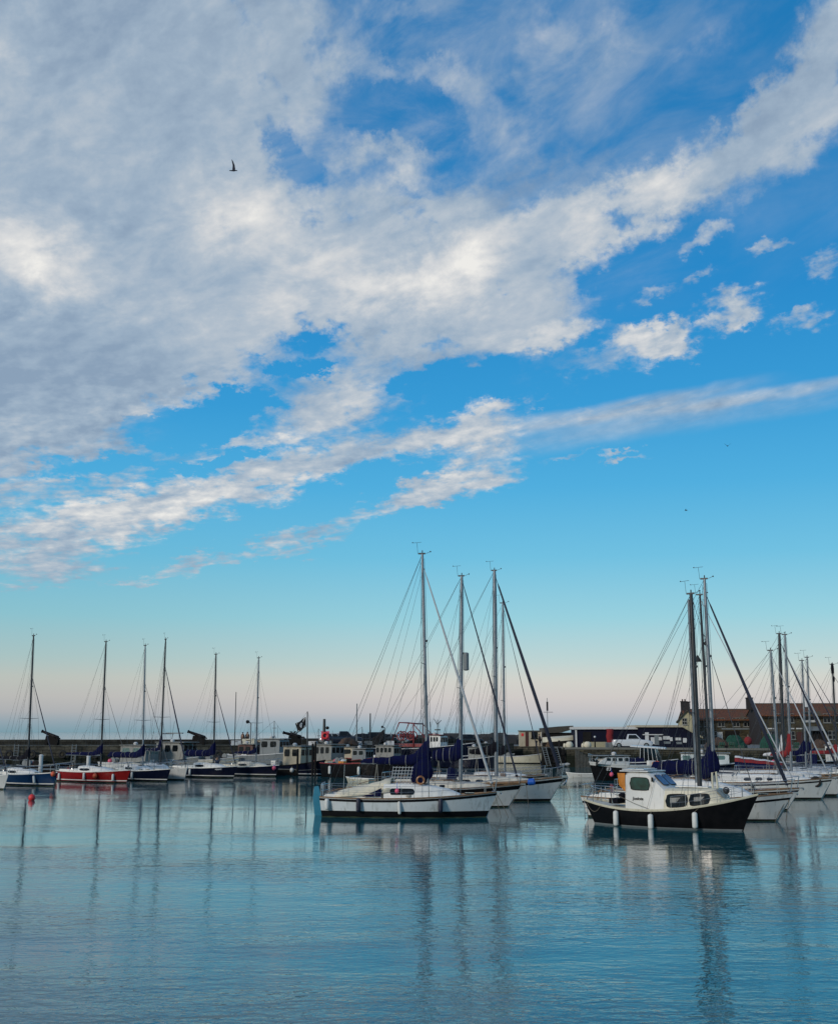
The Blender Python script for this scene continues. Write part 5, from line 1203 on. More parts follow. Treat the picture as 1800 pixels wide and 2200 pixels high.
# ---------------------------------------------------------------- cannons on the pier
def cannon(px, Y, rz, label, sc=1.0, el_=20):
    o = thing('cannon', (gx(px, Y), Y, 2.75), rz, label, 'cannon', 'old cannons on the pier')
    T = Matrix.Translation((0, 0, 1.0 * sc)) @ Matrix.Rotation(R(el_), 4, 'Y')
    prof = [(1.0, .07), (.93, .13), (.9, .2), (.82, .24), (.3, .22), (.28, .25), (.22, .22), (-.5, .19), (-1.25, .155), (-1.3, .2), (-1.4, .21), (-1.45, .15)]
    k = MB(); k.path([T @ Vector((x * sc, 0, .25)) for x, _ in prof], [r * sc for _, r in prof], 14); k.ball(T @ Vector((1.08 * sc, 0, .25)), .1 * sc); k.build('barrel', M['iron'], o, smooth=True)
    k = MB()
    for q in (-.36, .24): k.prism([Vector((-.75, q, .12)) * sc, Vector((1.0, q, .12)) * sc, Vector((.98, q, .75)) * sc, Vector((.6, q, .85)) * sc, Vector((.45, q, 1.05)) * sc, Vector((-.55, q, 1.2)) * sc], (0, .12 * sc, 0))
    k.box(-.6 * sc, .9 * sc, -.24 * sc, .24 * sc, .15 * sc, .9 * sc); k.build('carriage', M['dark_timber'], o)
    for x in (-.5, .75):
        for q in (-.46, .46):
            k = MB(); k.path([(x * sc, q * sc - .06, .2 * sc), (x * sc, q * sc + .06, .2 * sc)], .2 * sc, 12); k.build('wheel', M['dark_timber'], o)
    return o
cannon(109, 149.5, 0, 'black cannon pointing up and left, on the pier above the mid blue yacht', 1.0, 22)
cannon(424, 149.5, R(4), 'black cannon on the pier above the navy sail cover, pointing left', 1.0, 20)
cannon(630, 149.5, R(12), 'black cannon heaped with gear on the pier, left of the skull flag', 1.0, 14)
for i, (px, dz) in enumerate([(627, 1.5), (634, 1.45)]):
    k = MB(); x = gx(px, 149.5); rnd = random.Random(i)
    for j in range(5): k.tube((x + rnd.uniform(-.3, .3), 149.4, 4.0), (x + rnd.uniform(-.7, .7), 149.4 + rnd.uniform(-.2, .2), 4.5), .04, n=4)
    simple('folded_net', 'iron', ['left', 'right'][i] + ' bundle of dark gear heaped on the rightmost cannon', 'net', k, 'gear on the cannon')

# ---------------------------------------------------------------- vehicles
defm('car_silver', (.30, .33, .34), .25, metal=.4, var=.05); defm('car_white', (.55, .58, .60), .25, var=.05); defm('car_navy', (.01, .015, .03), .2); defm('car_black', (.008, .008, .01), .2)
defm('tyre', (.01, .01, .01), .8)
def car(px, Y, z, rz, body, label, kind='hatch', group='vehicles parked on the pier and quay', name='parked_car'):
    o = thing(name, (gx(px, Y), Y, z), rz, label, 'pickup' if kind == 'pickup' else ('van' if kind == 'van' else 'car'), group)
    # profile: x, lower z, beltline z ; greenhouse separate
    Lc = {'hatch': 4.1, 'suv': 4.5, 'pickup': 5.1, 'van': 4.8}[kind]
    bel = {'hatch': .9, 'suv': 1.05, 'pickup': 1.08, 'van': 1.2}[kind]; top = {'hatch': 1.46, 'suv': 1.68, 'pickup': 1.75, 'van': 1.95}[kind]
    hl = Lc / 2
    secs = [(-hl, .45, bel * .80, .74), (-hl + .12, .28, bel * .98, .84), (-hl + .5, .25, bel, .88), (0, .25, bel, .89), (hl * .42, .25, bel, .89), (hl * .72, .25, bel * .93, .87), (hl - .15, .28, bel * .82, .82), (hl, .42, bel * .62, .72)]
    rr = [[Vector((x, -w * .92, z0)), Vector((x, -w, lerp(z0, z1, .5))), Vector((x, -w * .93, z1 - .04)), Vector((x, -w * .8, z1)), Vector((x, w * .8, z1)), Vector((x, w * .93, z1 - .04)), Vector((x, w, lerp(z0, z1, .5))), Vector((x, w * .92, z0))] for x, z0, z1, w in secs]
    k = MB(); k.loft(rr); k.build('body', M[body], o, smooth=True)
    gx_ = {'hatch': (-hl + .25, -hl + .75, hl * .18, hl * .50), 'suv': (-hl + .15, -hl + .45, hl * .12, hl * .45), 'pickup': (-.75, -.55, .5, 1.15), 'van': (-hl + .1, -hl + .2, hl * .35, hl * .62)}[kind]
    a, b_, c, d_ = gx_
    def ring(x, z, w): return [Vector((x, -w, z)), Vector((x, w, z))]
    k = MB(); k.add([(a, -.78, bel - .02), (b_, -.64, top), (c, -.64, top), (d_, -.78, bel - .02), (a, .78, bel - .02), (b_, .64, top), (c, .64, top), (d_, .78, bel - .02)],
                    [(0, 1, 2, 3), (4, 5, 6, 7), (0, 1, 5, 4), (1, 2, 6, 5), (2, 3, 7, 6), (0, 3, 7, 4)]); k.build('cab', M[body], o, bevel=.05)
    for sd in (-1, 1):
        def sp(u, f): 
            xa = lerp(a, b_, f); xd = lerp(d_, c, f); return Vector((lerp(xa, xd, u), sd * (lerp(.78, .64, f) + .012), lerp(bel, top, f)))
        for u0, u1 in (((.08, .5), (.54, .9)) if kind != 'pickup' else ((.1, .9),)):
            k = MB(); k.quad(sp(u0, .12), sp(u1, .12), sp(u1 - .03, .86), sp(u0 + .02, .86)); k.build('side_window', M['glass_dark'], o)
    k = MB(); f0, f1 = .1, .88; k.quad(*[Vector((lerp(d_, c, f) + .02, y * lerp(.72, .6, f), lerp(bel, top, f))) for f, y in ((f0, -1), (f0, 1), (f1, 1), (f1, -1))]); k.build('windscreen', M['glass_dark'], o)
    for x in (-hl + .78, hl - .82):
        for sd in (-1, 1):
            k = MB(); k.path([(x, sd * .68, .33), (x, sd * .91, .33)], .33, 16); w_ = k.build('wheel', M['tyre'], o)
            k = MB(); k.path([(x, sd * .905, .33), (x, sd * .925, .33)], .2, 12); k.build('rim', M['steel'], w_)
    for sd in (-1, 1):
        k = MB(); k.ball((hl - .06, sd * .58, bel * .66), .06, .14, .07, 8, 5); k.build('headlight', M['steel'], o)
        k = MB(); k.ball((-hl + .04, sd * .66, bel * .75), .05, .09, .1, 8, 5); k.build('tail_light', M['bright_red'], o)
    if kind == 'pickup':
        k = MB(); k.box(-hl + .15, -.8, -.74, .74, bel + .002, bel + .02); k.build('load_bed', M['tyre'], o)
    return o
car(718, 160, 2.75, R(8), 'car_silver', 'silver car on the pier just right of the red lifebelt post', 'hatch')
car(738, 158, 2.75, R(5), 'car_navy', 'tall dark car on the pier beside the silver car', 'pickup')
car(785, 166, 2.7, R(0), 'car_black', 'black car on the pier left of the two thin poles', 'hatch')
car(818, 167, 2.7, R(10), 'car_black', 'black car on the pier left of the small dark flag', 'suv')
car(848, 168, 2.7, R(-10), 'car_silver', 'silver car on the pier left of the red gantry', 'hatch')
car(1008, 176, 2.6, R(0), 'car_black', 'black car on the pier right of the red roofed wheelhouse', 'hatch')
car(1358, 153.5, QZ + .02, R(-6), 'car_white', 'white pickup truck parked on the quay in front of the navy shed', 'pickup')

# ---------------------------------------------------------------- clutter on pier and quay
def pots(px, Y, z, n, label, seed, m='brown_net', w=2.4):
    rnd = random.Random(seed); x0 = gx(px, Y)
    for i in range(n):
        r_, c_ = divmod(i, 4); o = thing('lobster_pot', (x0 + (c_ - 1.5) * w / 3 + rnd.uniform(-.08, .08), Y + rnd.uniform(-.1, .1), z + r_ * .42), R(rnd.uniform(-12, 12)), label, 'lobster pot', label)
        k = MB(); rr = []
        for j in range(4):
            x = -.33 + .22 * j; rr.append([Vector((x, -.23, 0)), Vector((x, -.2, .25)), Vector((x, 0, .38)), Vector((x, .2, .25)), Vector((x, .23, 0))])
        k.loft(rr); k.build('net', M[m], o)
        k = MB()
        for j in range(0, 4, 1):
            x = -.33 + .22 * j; k.path([(x, -.24, 0), (x, -.22, .26), (x, 0, .4), (x, .22, .26), (x, .24, 0)], .02, 4)
        k.build('frame', M['rope'], o)
def crate(px, Y, z, label, m, s=.5):
    o = thing('fish_crate', (gx(px, Y), Y, z), R((px * 7) % 25 - 12), label, 'crate')
    k = MB(); k.box(-s, s, -s * .7, s * .7, 0, .04); k.box(-s, s, -s * .7, -s * .64, .04, s); k.box(-s, s, s * .64, s * .7, .04, s); k.box(-s, -s + .05, -s * .64, s * .64, .04, s); k.box(s - .05, s, -s * .64, s * .64, .04, s); k.build('shell', M[m], o)
    k = MB(); k.box(-s - .03, s + .03, -s * .74, s * .74, s * .9, s * .96) if False else k.box(-s * .3, s * .3, -s * .7 - .03, -s * .7 - .002, s * .7, s * .8); k.build('handle', M['rubber'], o)
pots(548, 150.2, 2.75, 6, 'lobster pots stacked on the pier behind the navy yacht with the tan coachroof', 1)
pots(1560, 147.5, QZ, 7, 'lobster pots piled with green netting on the quay below the lower house', 2, 'green_net', 3.6)
pots(1700, 146, QZ, 7, 'lobster pots piled on the quay below the taller house', 3, 'green_net', 3.6)
for px, Y, z, lab, m, s in [(536, 149.6, 2.75, 'pale crate beside the two dark figures on the pier', 'cream_gelcoat', .8), (552, 151.6, 2.75, 'second pale crate right of the two dark figures on the pier', 'hut_wall', .6), (507, 149.3, 2.75, 'white crate on the pier left of the two dark figures', 'white_canvas', .6),
                             (672, 150.0, 2.75, 'small white crate on the pier right of the skull flag', 'white_canvas', .5), (770, 152.6, 2.75, 'white crate on the pier edge below the black car', 'white_canvas', .45), (792, 153.2, 2.75, 'grey crate on the pier edge between the thin poles', 'grey_paint', .5), (838, 155, 2.75, 'white crate on the pier edge below the silver car near the gantry', 'white_canvas', .5)]: crate(px, Y, z, lab, m, s)
def netpile(px, Y, z, rx, rz, m, label, seed):
    rnd = random.Random(seed); k = MB(); rr = []
    for i in range(1, 9):
        a = math.pi / 2 * i / 8; rr.append([Vector((gx(px, Y) + rx * math.sin(a) * math.cos(6.2832 * j / 16) * rnd.uniform(.85, 1.1), Y + rx * .6 * math.sin(a) * math.sin(6.2832 * j / 16) * rnd.uniform(.85, 1.1), z + rz * math.cos(a) * rnd.uniform(.85, 1.15))) for j in range(16)])
    k.loft(rr); simple('net_pile', m, label, 'fishing net', k, 'net heaps on the quay')
netpile(1578, 150, QZ, 1.5, 1.6, 'green_net', 'green net heap on the quay left of the red float, below the lower house', 1)
netpile(1540, 149, QZ, 1.6, 1.3, 'brown_net', 'brown net heap on the quay left of the green nets', 2)
netpile(1655, 148, QZ, 1.5, 1.7, 'green_net', 'green net heap on the quay below the chimney between the houses', 3)
netpile(1762, 147, QZ, 1.4, 1.1, 'brown_net', 'brown net heap on the quay near the right edge of the photo', 4)
netpile(748, 151, 2.75, 1.3, .9, 'brown_net', 'brown net heap on the pier below the tall dark car', 5)
k = buoy_ball('hanging_float', at(1607, 1592, 144), .48, 'red_canvas', 'big red float hanging on the quay in front of the green nets', cat='float')
def pole(px, Y, z, py_top, label, r=.06, m='grey_paint', name='pole', cat='pole', group='thin poles along the pier', arm=None):
    top = at(px, py_top, Y); o = thing(name, (gx(px, Y), Y, z), 0, label, cat, group)
    k = MB(); k.path([(0, 0, 0), (0, 0, top.z - z)], [r, r * .7], 7); k.build('shaft', M[m], o)
    if arm:
        k = MB(); k.path([(0, 0, top.z - z - .1), (arm[0] * .5, 0, top.z - z + arm[1] * .4), (arm[0], 0, top.z - z + arm[1])], r * .6, 6); k.build('arm', M[m], o)
        k = MB(); k.ball((arm[0], 0, top.z - z + arm[1]), arm[2], nu=10, nv=7); k.build('lamp', M['iron'], o)
    return o
pole(766, 156, 2.75, 1512, 'taller of the two thin poles between the pier cars', .09)
pole(795, 156, 2.75, 1533, 'shorter thicker pole between the pier cars', .11, 'dark_mast')
pole(538, 140, 1.0, 1553, 'post on the pier with a round black lamp on a curved arm', .09, 'grey_paint', 'lamp_post', 'lamp post', None, (-.4, .1, .22))
pole(504, 139, 1.0, 1487, 'thin leaning flagpole behind the left yachts', .06, 'dark_mast')
pole(1177, 172, QZ, 1500, 'aerial mast with a rolled flag above the dark store', .06, 'grey_paint', 'aerial_mast', 'aerial')
k = MB(); a = at(1177, 1517, 172); k.tube((a.x - .1, 172, a.z + .6), (a.x - .1, 172, a.z - .7), .14, n=6); k.tube((a.x - .7, 172, a.z - .9), (a.x + .7, 172, a.z - .9), .03, n=4)
simple('rolled_flag', 'black_cloth', 'rolled dark flag on the aerial mast above the dark store', 'flag', k)
k = pole(826, 151, 2.75, 1563, 'lamp standard with a small black lamp left of the red gantry', .08, 'dark_mast', 'lamp_post', 'lamp post', None, (-.3, .05, .16))
def flagmesh(px, py, Y, w, h, slope, m, wave=.12):
    a = at(px, py, Y); rr = []
    for i in range(13):
        u = i / 12; x = a.x - w * u; z = a.z - slope * u
        rr.append([Vector((x, Y + wave * math.sin(u * 7 + j * .8) * u, z - h * j / 6 + .05 * math.sin(u * 6 + 1))) for j in range(7)])
    k = MB(); k.loft(rr, closed=False, cap0=False, cap1=False); return k
k = flagmesh(825, 1568, 150.9, 1.5, 1.3, 1.1, 'black_cloth'); o = simple('small_flag', 'black_cloth', 'small dark drooping flag on the lamp standard left of the red gantry', 'flag', k, smooth=True); md = o.modifiers.new('t', 'SOLIDIFY'); md.thickness = .02
# lifebelt post
o = thing('lifebelt_post', (gx(696, 148), 148, 2.75), 0, 'tall dark post with a red lifebelt housing on the pier', 'lifebelt post')
tz = at(696, 1545, 148).z - 2.75
k = MB(); k.path([(0, 0, 0), (0, 0, tz)], [.22, .16], 8); k.build('post', M['dark_mast'], o)
k = MB(); cz = at(698, 1581, 148).z - 2.75; k.torus((.15, -.25, cz), .34, .12, 'y', 16, 7); k.build('lifebelt', M['bright_red'], o, smooth=True)
k = MB(); k.box(-.35, .65, -.06, .0, cz - .55, cz + .55); k.build('housing', M['pink'], o)
k = MB(); k.ball((.4, 0, tz - 1.1), .22, nu=8, nv=6); k.build('lamp', M['iron'], o)
# pontoon with piles behind the left yachts
o = thing('pontoon', (gx(300, 124), 124, 0), 0, 'low dark pontoon running behind the left row of yachts', 'pontoon')
xa, xb = gx(-60, 124) - gx(300, 124), gx(690, 124) - gx(300, 124)
k = MB(); k.box(xa, xb, -1.1, 1.1, -.2, .55); k.build('float_body', M['dark_timber'], o)
k = MB(); k.box(xa, xb, -1.2, 1.2, .554, .64); k.build('decking', M['deck_stone'], o)
for i, (px, py, m, lab) in enumerate([(90, 1624, 'white_paint', 'white pile standing behind the mid blue yacht'), (192, 1626, 'white_paint', 'white pile standing behind the red yacht'), (640, 1612, 'dark_timber', 'dark pile behind the navy boat with the skull flag'), (672, 1600, 'dark_timber', 'dark pile left of the cream wheelhouse boat'), (678, 1596, 'dark_timber', 'second dark pile left of the cream wheelhouse boat')]):
    Y = 121.5; a = at(px, py, Y); x = gx(px, Y); o = thing('mooring_pile', (x, Y, -1), 0, lab, 'pile', 'mooring piles'); k = MB(); k.path([(0, 0, 0), (0, 0, a.z + 1)], .2 if i < 2 else .11, 10); k.build('shaft', M[m], o); k = MB(); k.path([(0, 0, a.z + 1), (0, 0, a.z + 1.12)], [.25, .12] if i < 2 else [.13, .06], 10); k.build('cap', M[m], o)
# ================================================================ fishing boats and motor boats
def workboat(label, bow, L, B, head, hullm, fs, fm, fb, wh=None, name='fishing_boat', cat='fishing boat', tr=.8, rake=.55, boot='antifoul_black', boot_z=.12, rail_m='white_canvas',
             wline=None, group=None, roof_m='weathered_white', pole=None, deck='deck_cream', over=.15, rails=False, winm='glass_dark', nwin=3, front=True, seed=0, gear=3):
    b = Boat(name, label, cat, bow[0], bow[1], L, B, head, fs, fm, fb, rake, over, tr, group, wlf=.88)
    b.hull(hullm, boot, boot_z, deck=deck, deckz=-.3)
    k = MB()
    for sd in (-1, 1):
        rr = []
        for i in range(19):
            t = i / 18; z = b.sheer(t); p = b.P(t, z, sd); rr.append([p + Vector((0, -sd * .1, -.02)), p + Vector((0, sd * .05, -.02)), p + Vector((0, sd * .05, .06)), p + Vector((0, -sd * .1, .06))])
        k.loft(rr)
    k.build('gunwale', M[rail_m], b.o)
    if wline: b.strip('rubbing_strake', lambda t: b.sheer(t) * wline[0], lambda t: b.sheer(t) * wline[0] + wline[1], wline[2], .03)
    if wh:
        x0, x1 = sorted((b.xcol(wh[0], 1650), b.xcol(wh[1], 1650))); w = wh[2]; zt = wh[3]; m = wh[4]; slope = wh[5] if len(wh) > 5 else .25
        secs = [(x0, w, w * .95, zt), (x0 + .05, w, w * .95, zt), (x1 - .05, w * .97, w * .9, zt - .02), (x1 + slope, w * .95, w * .88, zt - .55 if slope > .4 else zt - .1), (x1 + slope + .02, w * .95, w * .88, zt - .6 if slope > .4 else zt - .15)]
        b.cabin(secs, m, 'wheelhouse', ch=.04)
        span = (x1 - x0) / nwin
        for i in range(nwin): b.window(x0 + span * (i + .14), x0 + span * (i + .86), .52, .9, winm, rnd=7)
        if front:
            e = x1 + slope + .03; yw = w * .86
            for i in range(3):
                k = MB(); ya, yb = lerp(-yw, yw, (i + .1) / 3), lerp(-yw, yw, (i + .9) / 3); k.quad((e + .01, ya, zt - .85), (e + .01, yb, zt - .85), (e + .01, yb, zt - .25), (e + .01, ya, zt - .25)); k.build('windscreen', M[winm], b.o)
        k = MB(); k.box(x0 - .12, x1 + slope + .18, -w * 1.06, w * 1.06, zt + .045, zt + .12); k.build('roof', M[roof_m], b.o, bevel=.02)
        k = MB(); k.tube(((x0 + x1) / 2 + .3, .3, zt + .1), ((x0 + x1) / 2 + .25, .3, zt + 1.6), .02, n=4); k.build('aerial', M['wire'], b.o)
        k = MB(); k.path([((x0 + x1) / 2 - .2, -.2, zt + .12), ((x0 + x1) / 2 - .2, -.2, zt + .3), ((x0 + x1) / 2 - .2, -.2, zt + .42)], [.2, .26, .1], 10); k.build('radar', M['white_paint'], b.o, smooth=True)
        b.wx0, b.wx1, b.wz = x0, x1, zt
    if pole:
        x = b.xcol(pole[0], 1640); top = b.colz(pole[1][0], pole[1][1], x); top.y = 0; z0 = b.shx(x) - .3; k = MB(); k.path([(x, 0, z0), top], [pole[2], pole[2] * .6], 8); k.build('mast', M[pole[3]], b.o)
        if len(pole) > 4:
            k = MB()
            for q in (-.8, .8): k.tube((x + q, 0, z0 + 1.4), (x, 0, lerp(z0, top.z, .6)), .035, n=5)
            k.tube((x - .3, 0, lerp(z0, top.z, .8)), (x + .3, 0, lerp(z0, top.z, .8)), .03, n=4); k.build('strut', M[pole[3]], b.o)
        k = MB(); k.tube(top, (b.L + b.rake - .2, 0, b.sheer(1)), .012, n=4); k.build('forestay', M['wire'], b.o); k = MB(); k.tube(top, (0, 0, b.sheer(0)), .012, n=4); k.build('backstay', M['wire'], b.o)
    if rails: b.rails(h=.7, t0=.55, t1=.97, n=5, r=.02, pushpit=False)
    rnd = random.Random(seed + 40)
    for i in range(gear):
        x = lerp(.3, b.L * .35, rnd.random()); y = b.wx(x) * rnd.uniform(-.6, .6); z = b.shx(x) - .28; k = MB(); q = rnd.random()
        if q < .4: k.box(x - .35, x + .35, y - .25, y + .25, z, z + rnd.uniform(.4, .8)); k.build('deck_box', M[rnd.choice(['grey_paint', 'orange_paint', 'deck_white', 'dark_timber'])], b.o, bevel=.02)
        elif q < .7: k.ball((x, y, z + .45), .28, nu=9, nv=7); k.build('deck_float', M[rnd.choice(['orange', 'pink', 'fender_white'])], b.o, smooth=True)
        else:
            k.path([(x, y - .3, z + .5), (x, y + .3, z + .5)], .25, 10); k.path([(x, y - .34, z + .5), (x, y - .3, z + .5)], .38, 10); k.path([(x, y + .3, z + .5), (x, y + .34, z + .5)], .38, 10); k.build('net_hauler', M['grey_paint'], b.o)
    return b
J = workboat('navy fishing boat with a cream wheelhouse flying the skull and crossbones flag', (690, 1667), 8.0, 2.8, 42, 'navy_hull', 1.0, .98, 1.55, (622, 655, .95, 2.85, 'hut_wall'), tr=.7, rail_m='dark_timber', wline=(.42, .05, 'grey_paint'), pole=(660, (659, 1529), .09, 'dark_mast'), nwin=2, seed=1)
J.strip('waterline_stripe', lambda t: .12, lambda t: .22, 'white_canvas', .016)
for t_, z_, lab in ((.30, .66, 'left white ball fender on the navy boat with the skull flag'), (.62, .52, 'right white ball fender on the navy boat with the skull flag')):
    buoy_ball('buoy_fender', J.M @ J.P(t_, z_, -1, .2), .23, 'fender_white', lab, 'white ball fenders', top=(0, .1, .5), cat='ball fender')
# pirate flag
fa = J.loc(at(657, 1541, (J.M @ Vector((J.xcol(660, 1640), 0, 0))).y)); Yf = (J.M @ Vector((J.xcol(660, 1640), 0, 0))).y
def fp(u, v):                          # u along the fly 0..1, v down 0..1 ; world coordinates
    a = at(657, 1541, Yf); d = at(634, 1556, Yf); dn = at(640, 1575, Yf) - d
    top = a.lerp(d, u); dnn = (at(657, 1562, Yf) - a).lerp(dn, u)
    p = top + dnn * v; p.z += .05 * math.sin(u * 8); p.y = Yf + .12 * math.sin(u * 6.5 + v * 1.5); return p
k = MB(); k.loft([[fp(i / 14, j / 8) for j in range(9)] for i in range(15)], closed=False, cap0=False, cap1=False)
fl_ = k.build('skull_flag', M['black_cloth'], None, smooth=True); tag(fl_, 'black flag with a white skull and crossbones on the navy fishing boat', 'flag')
k = MB()
def fpatch(pts):
    for off in (-.02, .02): k.add([fp(u, v) + Vector((0, off, 0)) for u, v in pts], [tuple(range(len(pts)))])
fpatch([(.5 + .13 * math.cos(a * .5236), .42 + .2 * math.sin(a * .5236)) for a in range(12)]); fpatch([(.43, .56), (.57, .56), (.55, .72), (.45, .72)])
for s_ in (-1, 1):
    fpatch([(.14, .5 - s_ * .36), (.18, .5 - s_ * .44), (.86, .5 + s_ * .36), (.82, .5 + s_ * .44)])
    for e_, f_ in ((.13, -1), (.86, 1)): fpatch([(e_ + .045 * math.cos(a * 1.0472), .5 + f_ * s_ * .40 + .08 * math.sin(a * 1.0472)) for a in range(6)])
k.build('skull_emblem', M['white_paint'], fl_)
k = MB()
for u_ in (.455, .545):
    for off in (-.03, .03): k.add([fp(u_ + .025 * math.cos(a * 1.0472), .42 + .05 * math.sin(a * 1.0472)) + Vector((0, off, 0)) for a in range(6)], [tuple(range(6))])
k.build('skull_eyes', M['black_cloth'], fl_)
K = workboat('cream fishing boat with a windowed wheelhouse and an orange patch on its bow', (738, 1660), 6.8, 2.7, 48, 'cream_gelcoat', 1.1, 1.1, 1.5, (690, 722, 1.0, 2.95, 'weathered_white'), rail_m='teak', nwin=3, seed=2, pole=(684, (683, 1566), .05, 'dark_mast', 1))
K.strip('bow_patch', lambda t: K.sheer(t) * .22, lambda t: K.sheer(t) * .92, 'orange_paint', .02, t0=.8, t1=.985)
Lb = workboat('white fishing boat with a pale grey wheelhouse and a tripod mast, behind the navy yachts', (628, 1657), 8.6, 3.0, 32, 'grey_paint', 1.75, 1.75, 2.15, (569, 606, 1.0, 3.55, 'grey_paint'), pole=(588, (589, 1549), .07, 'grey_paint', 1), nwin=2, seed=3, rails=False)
Nb = workboat('black fishing boat with two white fenders, lying behind the stern of the front white yacht', (842, 1673), 8.2, 3.0, 38, 'black_paint', 1.35, 1.35, 1.7, None, rail_m='gantry_red', seed=4, gear=5)
for t_, lab in ((.18, 'left white fender on the black fishing boat'), (.62, 'right white fender on the black fishing boat')): fender(Nb, t_, 1.1, lab, .8, .14)
N2 = workboat('dark fishing boat with a small white framed wheelhouse, above the navy boom cover', (885, 1655), 8.4, 3.0, 30, 'black_paint', 1.3, 1.3, 1.7, (816, 850, 1.0, 2.75, 'weathered_white'), rail_m='gantry_red', seed=5, nwin=4, pole=(862, (861, 1570), .06, 'dark_mast', 1))
N3 = workboat('small open workboat with a low tan canopy, right of the cream wheelhouse boat', (782, 1650), 6.6, 2.4, 35, 'dark_timber', .9, .9, 1.3, (735, 768, .95, 2.45, 'hut_wall'), nwin=1, seed=6, pole=(779, (777, 1562), .05, 'dark_mast', 1))
Mb = workboat('big navy trawler with a red gallows gantry and a red roofed wheelhouse', (1000, 1648), 13, 4.2, 25, 'navy_hull', 2.3, 2.3, 3.0, (926, 950, 1.3, 3.95, 'white_gelcoat'), name='trawler', cat='trawler', roof_m='gantry_red', nwin=4, seed=7, rake=1.2, wline=(.45, .12, 'white_canvas'), gear=4)
gA, gB = Mb.xcol(868, 1640), Mb.xcol(918, 1640); zt = Mb.colz(880, 1553, gA).z
k = MB()
for yy in (-1.5, 1.5):
    k.path([(gA - 1.6, yy, 2.0), (gA, yy, zt), (gB - 1.3, yy, zt - .15), (gB - 1.3, yy, 2.2)], .085, 6); k.tube((gB - 1.3, yy, zt - .2), (gB + .8, yy, 3.2), .06, n=5)
k.tube((gA, -1.5, zt), (gA, 1.5, zt), .08, n=6); k.tube((gB - 1.3, -1.5, zt - .15), (gB - 1.3, 1.5, zt - .15), .1, n=6)
k.build('gantry', M['gantry_red'], Mb.o)
for xx in (gA + .1, gA + 1.5):
    k = MB(); z_ = 3.9
    k.torus((xx, -1.2, z_), .55, .07, 'y', 16, 5); k.torus((xx, -.3, z_), .55, .07, 'y', 16, 5); k.path([(xx, -1.2, z_), (xx, -.3, z_)], .22, 8)
    for a in range(4): k.tube((xx - .5 * math.cos(a * .785), -1.2, z_ - .5 * math.sin(a * .785)), (xx + .5 * math.cos(a * .785), -1.2, z_ + .5 * math.sin(a * .785)), .035, n=4)
    k.build('net_drum', M['gantry_red'], Mb.o)
k = MB(); k.box(gA - 1.6, gB, -1.4, 1.4, 2.5, 2.9); k.build('working_deck', M['gantry_red'], Mb.o)
k = MB(); x = Mb.xcol(940, 1640); k.tube((x, 0, 3.9), (x, 0, 6.0), .05, n=5); k.tube((x - .5, 0, 6.1), (x, 0, 5.3), .04, n=4); k.tube((x + .5, .1, 5.9), (x, 0, 5.4), .04, n=4); k.box(x - .2, x + .2, -.5, .5, 4.6, 4.75); k.tube((x - 1.1, .4, 3.9), (x - 1.25, .4, 5.7), .03, n=4); k.build('aerial_mast', M['dark_mast'], Mb.o)
text_part('Rosa', .75, 'white_canvas', Mb.o, facing(Mb.P(.80, 2.02, -1, .06), Mb.P(.86, 2.0, -1, .03) - Mb.P(.74, 2.0, -1, .03)), 'name_lettering')
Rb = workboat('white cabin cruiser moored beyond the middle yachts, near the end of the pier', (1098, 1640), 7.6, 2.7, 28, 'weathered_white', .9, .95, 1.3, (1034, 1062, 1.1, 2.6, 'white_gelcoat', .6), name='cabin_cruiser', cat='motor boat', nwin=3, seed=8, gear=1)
Qb = workboat('cream open boat moored below the beige hut', (1160, 1641), 6.0, 2.3, 22, 'cream_gelcoat', 1.0, 1.0, 1.4, None, name='open_boat', cat='boat', seed=9, gear=4)
Ib = workboat('black hulled fishing boat numbered 83 with a long low white cabin, bow to the left', (1278, 1677), 8.2, 3.0, -196, 'black_paint', 1.35, 1.3, 1.65, (1292, 1342, 1.05, 2.15, 'white_gelcoat', .7), rail_m='white_gelcoat', seed=10, nwin=4, rails=True)
Ib.strip('white_topside', lambda t: Ib.sheer(t) - .26, lambda t: Ib.sheer(t) + .02, 'white_gelcoat', .02, t0=.35, t1=1.0)
text_part('83', .42, 'white_canvas', Ib.o, facing(Ib.P(.84, 1.02, 1, .05), Ib.P(.78, 1.0, 1, .03) - Ib.P(.9, 1.0, 1, .03)), 'number_lettering')
buoy_ball('buoy_fender', Ib.M @ Ib.P(.83, .55, 1, .22), .2, 'pink', 'pink ball fender on the black hull numbered 83', top=(0, .1, .6), cat='ball fender')
for t_, lab in ((.55, 'small pale fender in the middle of the black hull numbered 83'), (.2, 'small pale fender near the stern of the black hull numbered 83')): fender(Ib, t_, .75, lab, .4, .1, side=1)
Sb = workboat('motor boat with a white hardtop and blue canvas sides, in front of the white pickup', (1447, 1661), 7.6, 2.7, 18, 'navy_hull', 1.1, 1.1, 1.45, None, name='cabin_cruiser', cat='motor boat', seed=11, gear=1)
xa, xb = Sb.xcol(1358, 1650), Sb.xcol(1426, 1650)
k = MB(); rr = []
for i in range(9):
    u = i / 8; x = lerp(xa, xb + .3, u); w = 1.25 * (1 - .35 * u ** 3); z = 2.8 - .25 * u; rr.append([Vector((x, -w, z)), Vector((x, -w * .9, z + .14)), Vector((x, 0, z + .2)), Vector((x, w * .9, z + .14)), Vector((x, w, z))])
k.loft(rr); k.build('hardtop', M['white_gelcoat'], Sb.o, smooth=True)
k = MB(); k.prism([Vector((xa + .9, -1.15, 1.1)), Vector((xb - .1, -1.15, 1.1)), Vector((xb - .8, -1.05, 2.6)), Vector((xa + 1.1, -1.15, 2.7))], (0, 2.2, 0)); k.build('cabin_glazing', M['glass_dark'], Sb.o)
k = MB()
